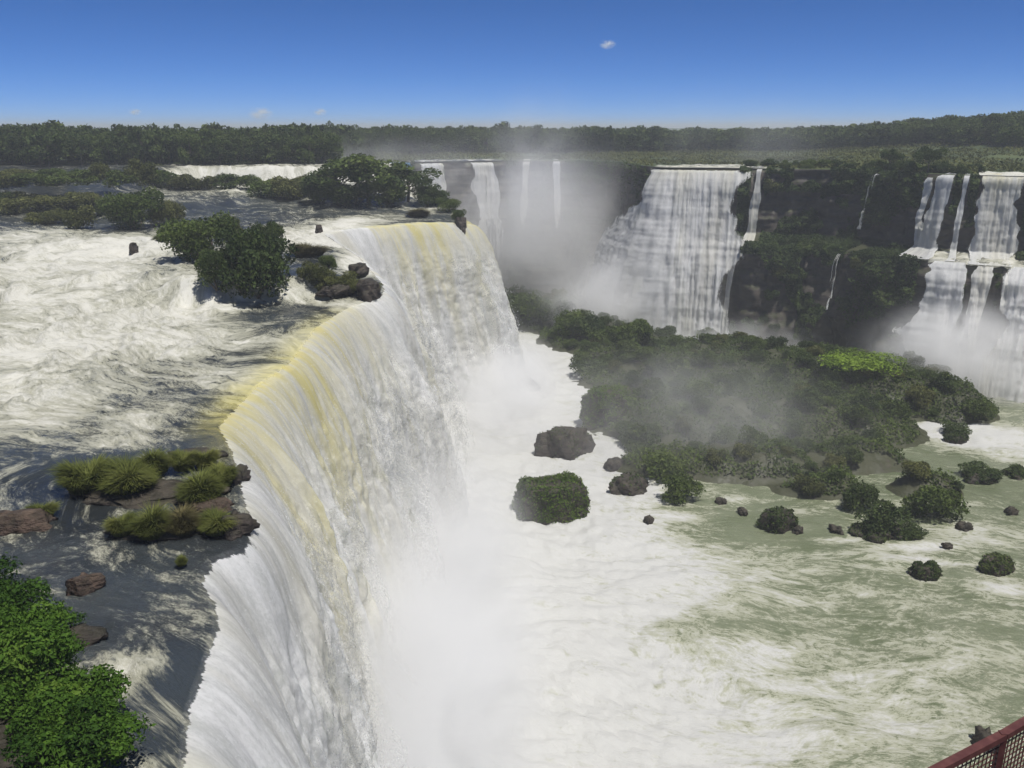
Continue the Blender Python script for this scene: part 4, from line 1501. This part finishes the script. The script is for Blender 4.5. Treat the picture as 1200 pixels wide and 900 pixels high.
# mossy rocks in the lower river
for (px, py, rx, ry, h, sd, lab, blk, kd, lf) in [
        (648, 600, 6.6, 4.2, 5.2, 5, 'square block of green mossy rock standing in the white water', True, 'leaf_moss', 0.34),
        (712, 496, 6.6, 5.0, 6.2, 9, 'humped green rock at the left end of the island', False, 'leaf_moss', 0.4),
        (660, 530, 5.5, 4.0, 3.8, 13, 'bare grey rock fading into the mist between the two green rocks', False, 'leaf_dark', 0.4),
        (738, 572, 3.6, 2.8, 2.0, 15, 'dim rock in mist behind the square mossy block', False, 'leaf_dark', 0.4),
        (592, 458, 4.2, 3.4, 3.6, 19, 'dark rock with a green cap at the foot of the long waterfall', False, 'leaf_mid', 0.5),
        (616, 460, 3.6, 3.0, 2.6, 20, 'wet dark rock swept by water right of the green capped rock', False, 'leaf_dark', 0.4),
        (911, 618, 2.7, 2.2, 2.4, 23, 'dark mossy rock in the green water left of the island tip', False, 'leaf_dark', 0.35),
        (1084, 674, 2.3, 1.6, 1.4, 27, 'dark low rock in the rapids at lower right', False, 'leaf_dark', 0.3),
        (1166, 668, 2.6, 1.8, 1.7, 29, 'mossy rock in the rapids at lower right, right of the low rock', False, 'leaf_dark', 0.3),
        (1150, 562, 3.4, 2.4, 1.2, 31, 'low rock with a bush in the channel right of the island', False, 'leaf_dark', 0.35),
        (1193, 558, 2.4, 2.0, 1.0, 33, 'low rock at the right edge in the channel', False, 'leaf_dark', 0.35),
        (1120, 514, 2.6, 1.8, 1.0, 35, 'rock at the waterline below the right tip of the island', False, 'leaf_dark', 0.35),
        (1066, 630, 2.0, 1.4, 0.9, 37, 'small rock right of the near tip of the island', False, 'leaf_dark', 0.35),
        (1030, 626, 4.2, 3.0, 1.2, 39, 'rock under the largest dark bush at the near tip of the island', False, 'leaf_dark', 0.35),
        (525, 546, 2.0, 1.4, 1.6, 41, 'tiny dark rock in the spray at the foot of the long waterfall', False, 'leaf_dark', 0.3)]:
    p = P(px, py, Z_LOW)
    mossy_rock(p + np.array([0, 0, 0.1 * h]), rx, ry, h, lab, sd, kd, rz=0.25, lf=lf, block=blk, cover=0.55 if blk else 0.3, nleaf=5000 if kd == 'leaf_moss' else 250 if sd in (13, 15, 20, 41) else 1500)
for (px, py, r) in [(1130, 618, 1.0), (1185, 600, 0.9), (980, 622, 0.9), (870, 600, 0.8), (935, 622, 0.8), (1110, 640, 0.6), (760, 610, 0.8), (720, 545, 1.5), (845, 588, 0.8)]:
    rock(P(px, py, Z_LOW + 0.2), r * 1.3, r, r * 0.8, 'small dark stone breaking the water around the island', 'rock', 'stones in the water around the island')


# ------------------------------------------------------------------ vegetation on the far cliffs
def cliff_cover():
    rng = np.random.default_rng(15)
    n = 210000
    px = np.where(rng.uniform(size=n) < 0.78, rng.uniform(868, 1260, n), rng.uniform(480, 768, n))
    i = rim_at(px)
    f = rng.uniform(0, 1, n)
    V = cliff_xyz(i, f)
    s = np.interp(i, np.arange(N_RIM), SEG_R)
    cov = fbm(s * 0.07, V[:, 2] * 0.07, 4, 161)
    bias = 0.13 - 0.5 * sstep(0.40, 0.42, f) * (f < 0.6) - 0.35 * (f < 0.15) + 0.4 * sstep(0.6, 1, f)
    # leave the falls clear
    wet = np.zeros(n, bool)
    for a, b, f0, f1 in [(882, 899, 0, 0.5), (1089, 1121, 0, 0.5), (1129, 1139, 0, 0.5), (1149, 1207, 0, 0.58), (1112, 1150, 0.45, 1), (1151, 1182, 0.45, 1), (1190, 1330, 0.45, 1), (862, 880, 0.5, 1), (484, 592, 0, 1), (606, 626, 0, 1), (645, 662, 0, 1)]:
        wet |= (px > a) & (px < b) & (f >= f0) & (f <= f1)
    bias = bias + 0.12 * (px < 800)
    k = (cov > bias - 0.1) & ~wet
    V, s, f, cov, i = V[k], s[k], f[k], cov[k], i[k]
    lump = np.clip(fbm(s * 0.25, V[:, 2] * 0.25, 3, 163) + 0.3, 0, 1.4)
    out_ = rng.uniform(0, 1, len(V)) ** 0.7 * (0.3 + 2.2 * lump)
    ar = np.arange(N_RIM)
    nx = np.interp(i, ar, RIM_N[:, 0]); ny = np.interp(i, ar, RIM_N[:, 1])
    V[:, 0] += nx * out_; V[:, 1] += ny * out_; V[:, 2] += 0.4 * out_
    nn = np.stack([nx, ny, np.full(len(V), 0.8)], 1)
    tint = np.clip(0.35 + 0.3 * cov + 0.3 * (lump - 0.5) + rng.normal(0, 0.14, len(V)), 0, 1)
    v, F, T = leaf_quads(V, nn, 0.75 * rng.uniform(0.6, 1.3, len(V)), rng, tint, 0.6, 0.5)
    tag(link('cliff_scrub', mesh_np('cliff_scrub', v, F, M['leaf_dark'], False, {'tint': T})), kind='stuff')


cliff_cover()
rng = np.random.default_rng(31)
# shrubs along the rim and on the ledge
lab_rim = lambda px: 'shrub on the clifftop left of the right-hand falls' if px < 1080 else 'shrub on the clifftop above the right-hand falls'
for k in range(44):
    px = rng.uniform(872, 1205)
    if 884 < px < 899 or 1148 < px < 1206: continue
    i = rim_at(px)
    p = cliff_xyz(np.array([i]), np.array([0.0]))[0]
    nx = np.interp(i, np.arange(N_RIM), RIM_N[:, 0]); ny = np.interp(i, np.arange(N_RIM), RIM_N[:, 1])
    b_ = rng.uniform(-1.0, 9)
    if (1088 < px < 1140) and b_ < 3.5: continue
    p = p - np.array([nx, ny, 0]) * b_
    p[2] = 9.0
    r = rng.uniform(1.3, 2.8)
    bush(p, r, r * rng.uniform(0.9, 1.35), rng.choice(['dark', 'dark', 'mid']), lab_rim(px), 'shrubs along the right-hand rim', False)
for k in range(24):
    px = rng.uniform(874, 1068)
    i = rim_at(px); f = rng.choice([rng.uniform(0.44, 0.56), rng.uniform(0.06, 0.36), rng.uniform(0.6, 0.95)])
    if 880 < px < 900: continue
    p = cliff_xyz(np.array([i]), np.array([f]))[0]
    r = rng.uniform(1.2, 3.0)
    p[2] -= 0.8
    bush(p, r, r * 1.2, rng.choice(['dark', 'dark', 'olive']), ('shrub clinging to the upper step of the dark cliff' if f < 0.42 else 'shrub on the ledge between the two steps of the dark cliff' if f < 0.57 else 'shrub clinging to the lower step of the dark cliff'), 'shrubs clinging to the right-hand cliff', False)
i = rim_at(1100)
for (px, b_, h, lab) in [(1098, 5, 7.5, 'small tree above the strands of the right-hand falls'), (1060, 9, 6.5, 'small tree on the rim left of the right-hand falls')]:
    i = rim_at(px)
    p = np.array([np.interp(i, np.arange(N_RIM), RIM_P[:, 0]) , np.interp(i, np.arange(N_RIM), RIM_P[:, 1]) + b_, 9.0])
    tree(p, h, h * 0.9, TREES_FINE[1], lab)


def plateau_cover():
    rng = np.random.default_rng(25)
    n = 90000
    th = rng.uniform(R(-9), R(38), n)
    r = 235 + 420 * rng.uniform(0, 1, n) ** 1.5
    x, y = np.sin(th) * r, np.cos(th) * r
    # keep behind the rim
    rt = np.arctan2(RIM_P[:, 0], RIM_P[:, 1]); rr = np.hypot(RIM_P[:, 0], RIM_P[:, 1])
    od = np.argsort(rt)
    lim = np.interp(th, rt[od], rr[od])
    cov = fbm(x * 0.03, y * 0.03, 4, 171)
    k = (r > lim + 2) & (cov > -0.5)
    for a, b, bk in [(768, 868, 17), (484, 590, 15), (1148, 1208, 15), (872, 898, 11)]:
        ta = math.atan2(*RIM_P[int(rim_at(a)), :2]); tb = math.atan2(*RIM_P[int(rim_at(b)), :2])
        k &= ~((th > ta) & (th < tb) & (r < lim + bk + 1))
    x, y, cov = x[k], y[k], cov[k]
    z = ground_z(x, y) + rng.uniform(0, 1, len(x)) * (0.6 + 1.2 * np.clip(cov + 0.3, 0, 1))
    nn = np.stack([rng.normal(0, 0.5, len(x)), rng.normal(0, 0.5, len(x)) - 0.2, np.ones(len(x))], 1)
    tint = np.clip(0.4 + 0.4 * cov + rng.normal(0, 0.15, len(x)), 0, 1)
    V, F, T = leaf_quads(np.stack([x, y, z], 1), nn, 0.9 * rng.uniform(0.6, 1.4, len(x)), rng, tint, 0.6, 0.5)
    tag(link('marsh_grass', mesh_np('marsh_grass', V, F, M['leaf_olive'], False, {'tint': T})), kind='stuff')


plateau_cover()


# ------------------------------------------------------------------ forest
def build_forest():
    rng = np.random.default_rng(63)
    pts = []
    # left: along the shore of the upper river
    for x in np.arange(-290, -60, 4.6):
        for row in range(7):
            y = 272 + row * 7 + rng.normal(0, 2) + (8 * sstep(-120, -70, x) * 1.0)
            pts.append((x + rng.normal(0, 2), y, (rng.uniform(9.5, 12.8) + row * 0.3) * float(np.interp(x, [-190, -70], [1.0, 0.85])), 0))
    # middle and right: beyond the plateau
    for px in np.arange(330, 1230, 9):
        for row in range(8):
            d0 = np.interp(px, [330, 480, 700, 900, 1050, 1200, 1330], [318, 372, 400, 410, 360, 305, 290])
            y = d0 + row * 11 + rng.normal(0, 4)
            hh = np.interp(px, [380, 480, 700, 900, 1050, 1330], [11, 11, 11, 10, 10, 9.5]) * rng.uniform(0.85, 1.12)
            q = PY(px + rng.normal(0, 4), y, 9)
            pts.append((q[0], q[1], hh, 1))
    pts = [(x, y, h * (1.0 if rng.uniform() > 0.04 else rng.uniform(1.08, 1.18)), q) for (x, y, h, q) in pts]
    pts.sort(key=lambda p: math.hypot(p[0], p[1]))
    left = [p for p in pts if p[3] == 0 and p[1] < 296]
    right = [p for p in pts if p[3] == 1]
    ind = left[:150] + right[:140]
    ids = set(id(p) for p in ind)
    rest = [p for p in pts if id(p) not in ids]
    for k, (x, y, h, side) in enumerate(ind):
        z = float(ground_z(np.array([x]), np.array([y]))[0]) - 0.3
        tr = TREES[k % 6] if side == 0 or k % 3 else TREES_LIGHT[k % 3]
        wd = rng.uniform(8, 12)
        if side == 0:
            tree((x, y, z), h, wd, tr, ('forest tree beyond the upper river, left of the low white falls' if pxy((x, y, 9))[0] < 280 else 'forest tree beyond the upper river, above the low white falls'), 'forest trees beyond the upper river', 'forest_tree')
        else:
            tree((x, y, z), h, wd * 1.05, tr, ('forest tree behind the plateau above the misty back cliff' if pxy((x, y, 9))[0] < 755 else 'forest tree behind the plateau above the dark two-step cliff' if pxy((x, y, 9))[0] < 1070 else 'forest tree on the rising ground above the right-hand falls'), 'forest trees behind the right-hand plateau', 'forest_tree')
    # everything farther off: one mass
    Vs, Fs, Ts = [], [], []
    n0 = 0
    protos = []
    for q in range(5):
        r2 = np.random.default_rng(990 + q)
        (V, F, T), L = lobes_crown(r2, 14, 520, 0.13, rx=0.5, rz=0.45, zc=0.47, lobe=(0.12, 0.22), zlo=-0.7)
        protos.append((V, F, T))
    for k, (x, y, h, side) in enumerate(rest):
        V, F, T = protos[k % 5]
        a = rng.uniform(0, 6.28); wd = rng.uniform(9, 13)
        z = float(ground_z(np.array([x]), np.array([y]))[0]) - 0.3
        W = np.stack([(V[:, 0] * math.cos(a) - V[:, 1] * math.sin(a)) * wd + x, (V[:, 0] * math.sin(a) + V[:, 1] * math.cos(a)) * wd + y, V[:, 2] * h + z], 1)
        Vs.append(W); Fs.append(F + n0); Ts.append(np.clip(T + rng.normal(0, 0.12), 0, 1)); n0 += len(V)
    tag(link('far_forest', mesh_np('far_forest', np.concatenate(Vs), np.concatenate(Fs), M['leaf_dark'], False, {'tint': np.concatenate(Ts)})), kind='stuff')


build_forest()


# ------------------------------------------------------------------ red walkway railing, bottom right
def bar_tube(a, b, r, ns=8):
    return tube([np.array(a, float), (np.array(a, float) + np.array(b, float)) / 2, np.array(b, float)], [r, r, r], ns)


def box_bar(a, b, w_, h_):
    a = np.array(a, float); b = np.array(b, float)
    t = (b - a) / np.linalg.norm(b - a)
    up = np.array([0, 0, 1.0]) if abs(t[2]) < 0.9 else np.array([0, 1.0, 0])
    sd = np.cross(t, up); sd /= np.linalg.norm(sd)
    up = np.cross(sd, t)
    c = [(-1, -1), (1, -1), (1, 1), (-1, 1)]
    V = [p + sd * (w_ / 2 * i) + up * (h_ / 2 * j) for p in (a, b) for i, j in c]
    F = [(0, 3, 2, 1), (4, 5, 6, 7), (0, 1, 5, 4), (1, 2, 6, 5), (2, 3, 7, 6), (3, 0, 4, 7)]
    return np.array(V), np.array(F)


def walkway():
    zt = 15.6
    a = P(1085, 909, zt); m_ = P(1175, 862, zt); b = P(1250, 818, zt)
    root = empty('railing', tuple(P(1175, 862, zt - 1.1)))
    o = np.array(root.location)
    tag(root, 'red painted railing with wire mesh panels cutting the bottom right corner', 'railing')
    ext0 = a + (a - m_) * 1.2; ext1 = b + (b - m_) * 1.2
    for s0, s1 in ((ext0, m_), (m_, ext1)):
        v, f = box_bar(s0, s1, 0.06, 0.05)
        link('top_rail', mesh_np('top_rail', v - o, f, M['paint'], False), root)
        dn = np.array([0, 0, -1.0])
        v, f = box_bar(s0 + dn, s1 + dn, 0.05, 0.04)
        link('bottom_rail', mesh_np('bottom_rail', v - o, f, M['paint'], False), root)
        L = np.linalg.norm(s1 - s0)
        parts = []
        n = int(L / 0.05)
        for k in range(1, n):
            p = s0 + (s1 - s0) * k / n
            parts.append(box_bar(p + [0, 0, -0.03], p + [0, 0, -0.98], 0.007, 0.007))
        for k in range(1, 20):
            parts.append(box_bar(s0 + [0.0, 0.004, -0.05 * k], s1 + [0.0, 0.004, -0.05 * k], 0.007, 0.007))
        v, f = merge(parts)
        link('mesh_panel', mesh_np('mesh_panel', v - o, f, M['paint'], False), root)
    for p in (ext0, m_, ext1):
        v, f = box_bar(p + [0, 0, 0.03], p + [0, 0, -1.25], 0.05, 0.05)
        link('post', mesh_np('post', v - o, f, M['paint'], False), root)
    # deck the railing is fixed to, running back under the viewer
    t = (m_ - a) / np.linalg.norm(m_ - a)
    inw = np.cross(t, [0, 0, 1.0]); inw /= np.linalg.norm(inw)
    if inw[1] > 0: inw = -inw
    deck = empty('walkway', tuple(o))
    tag(deck, 'red steel walkway deck behind the mesh railing at bottom right', 'walkway')
    L = np.linalg.norm(ext1 - ext0)
    for k in range(int(L / 0.16)):
        p = ext0 + (ext1 - ext0) * (k * 0.16 / L) + [0, 0, -1.2]
        v, f = box_bar(p + inw * 0.02, p + inw * 1.5, 0.14, 0.03)
        link('plank', mesh_np('plank', v - o, f, M['paint'], False), deck)
    for q in (0.1, 1.4):
        v, f = box_bar(ext0 + inw * q + [0, 0, -1.3], ext1 + inw * q + [0, 0, -1.3], 0.08, 0.12)
        link('beam', mesh_np('beam', v - o, f, M['paint'], False), deck)
    for p in (ext0, m_, ext1):
        for q in (0.12, 1.38):
            v, f = box_bar(p + inw * q + [0, 0, -1.36], p + inw * q + [0, 0, -56], 0.12, 0.12)
            link('leg', mesh_np('leg', v - o, f, M['paint'], False), deck)


walkway()
p = P(1152, 872, Z_LOW)
rock(p, 1.5, 1.2, 1.5, 'dark rock in the rapids just behind the corner of the red railing', 'rock')


# ------------------------------------------------------------------ clouds
def cloud_mat():
    b = NB('cloud')
    oc = b.obj()
    ln = b.n('VectorMath', operation='LENGTH'); b.set(ln.inputs[0], oc)
    r = b.maprange(ln.outputs['Value'], 0.2, 1.0, 1.0, 0.0)
    n = b.noise(oc, 1.6, 5, 0.6)
    d = b.math('MULTIPLY', r, b.maprange(n, 0.42, 0.7))
    v = b.n('VolumePrincipled')
    v.inputs['Color'].default_value = (1, 1, 1, 1)
    b.set(v.inputs['Density'], b.math('MULTIPLY', d, 0.025))
    b.nt.links.new(v.outputs[0], b.out.inputs['Volume'])
    return b.m


def ico_mesh(name, mat, nu=20, nv=12):
    th = np.linspace(0, 2 * math.pi, nu, endpoint=False)
    ph = np.linspace(-math.pi / 2 + 0.02, math.pi / 2 - 0.02, nv)
    T, Ph = np.meshgrid(th, ph, indexing='xy')
    V = np.stack([np.cos(Ph) * np.cos(T), np.cos(Ph) * np.sin(T), np.sin(Ph)], -1).reshape(-1, 3)
    F = [(j * nu + i, j * nu + (i + 1) % nu, (j + 1) * nu + (i + 1) % nu, (j + 1) * nu + i) for j in range(nv - 1) for i in range(nu)]
    V = np.concatenate([V, [[0, 0, -1], [0, 0, 1]]])
    F3 = [(len(V) - 2, (i + 1) % nu, i) for i in range(nu)] + [(len(V) - 1, (nv - 1) * nu + i, (nv - 1) * nu + (i + 1) % nu) for i in range(nu)]
    return mesh_np(name, V, [np.array(F), np.array(F3)], mat)


CLOUD = ico_mesh('cloud', cloud_mat())
for (px, py, wpx, hpx, lab) in [(305, 133, 26, 14, 'larger small white cloud low over the forest at left'), (375, 131, 14, 8, 'little white cloud right of the larger small cloud'),
                                (158, 131, 12, 7, 'faint leftmost cloud low over the forest'), (712, 52, 16, 9, 'single high wisp of cloud in the blue sky at centre')]:
    y = 9000.0
    u, v = (px - 600) / 1000, (450 - py) / 1000
    t = y / (CP + v * SP)
    p = (u * t, y, CAM_Z + (-SP + v * CP) * t)
    o = link('cloud', CLOUD, loc=p)
    o.scale = (wpx * 9.0 / 2 * 1.3, 120, hpx * 9.0 / 2 * 1.3)
    tag(o, lab, 'cloud')


# ------------------------------------------------------------------ mist
def mist_mat(name, dens, nscale=0.05, lo=0.36, hi=0.66, fall=0.12, aniso=0.0, base=0.15, color=(0.995, 0.995, 0.995)):
    b = NB(name)
    oc = b.obj()
    ln = b.n('VectorMath', operation='LENGTH'); b.set(ln.inputs[0], oc)
    r = b.maprange(ln.outputs['Value'], fall, 1.0, 1.0, 0.0)
    n = b.noise(b.pos(), nscale, 5, 0.65, 1.0)
    d = b.math('MULTIPLY', b.math('MULTIPLY', r, r), b.maprange(n, lo, hi, base, 1.0))
    v = b.n('VolumePrincipled')
    v.inputs['Color'].default_value = (*color, 1)
    v.inputs['Anisotropy'].default_value = aniso
    b.set(v.inputs['Density'], b.math('MULTIPLY', d, dens))
    b.nt.links.new(v.outputs[0], b.out.inputs['Volume'])
    return b.m


MISTS = [
    ((-9, 78, -34), (18, 60, 24), 0.42, 0.07),
    ((-1, 178, -36), (17, 50, 17), 0.36, 0.06),
    ((38, 247, -32), (46, 20, 31), 0.32, 0.05),
    ((0, 280, -12), (68, 40, 44), 0.075, 0.03),
    ((34, 156, -34), (52, 46, 19), 0.026, 0.045),
    ((106, 190, -32), (34, 22, 20), 0.42, 0.08),
    ((60, 224, -36), (46, 10, 10), 0.22, 0.07),
    ((8, 284, 12), (24, 22, 32), 0.03, 0.03),
    ((70, 272, 10), (44, 26, 34), 0.012, 0.03),
    ((-50, 292, 10), (60, 20, 14), 0.03, 0.04),
]
for c, r, d, ns in MISTS:
    o = link('mist', ico_mesh('mist', mist_mat('mist', d, ns)), loc=c)
    o.scale = r
    tag(o, kind='stuff')


# ------------------------------------------------------------------ thin haze over the whole place
def haze():
    b = NB('haze')
    v = b.n('VolumePrincipled')
    v.inputs['Color'].default_value = (0.93, 0.96, 1.0, 1)
    v.inputs['Density'].default_value = 0.0004
    v.inputs['Anisotropy'].default_value = 0.2
    b.nt.links.new(v.outputs[0], b.out.inputs['Volume'])
    x, y0, y1, z0, z1 = 13000, -13000, 13500, -60, 46
    V = [(-x, y0, z0), (x, y0, z0), (x, y1, z0), (-x, y1, z0), (-x, y0, z1), (x, y0, z1), (x, y1, z1), (-x, y1, z1)]
    F = np.array([(0, 3, 2, 1), (4, 5, 6, 7), (0, 1, 5, 4), (1, 2, 6, 5), (2, 3, 7, 6), (3, 0, 4, 7)])
    tag(link('haze', mesh_np('haze', V, F, b.m, False)), kind='stuff')


haze()
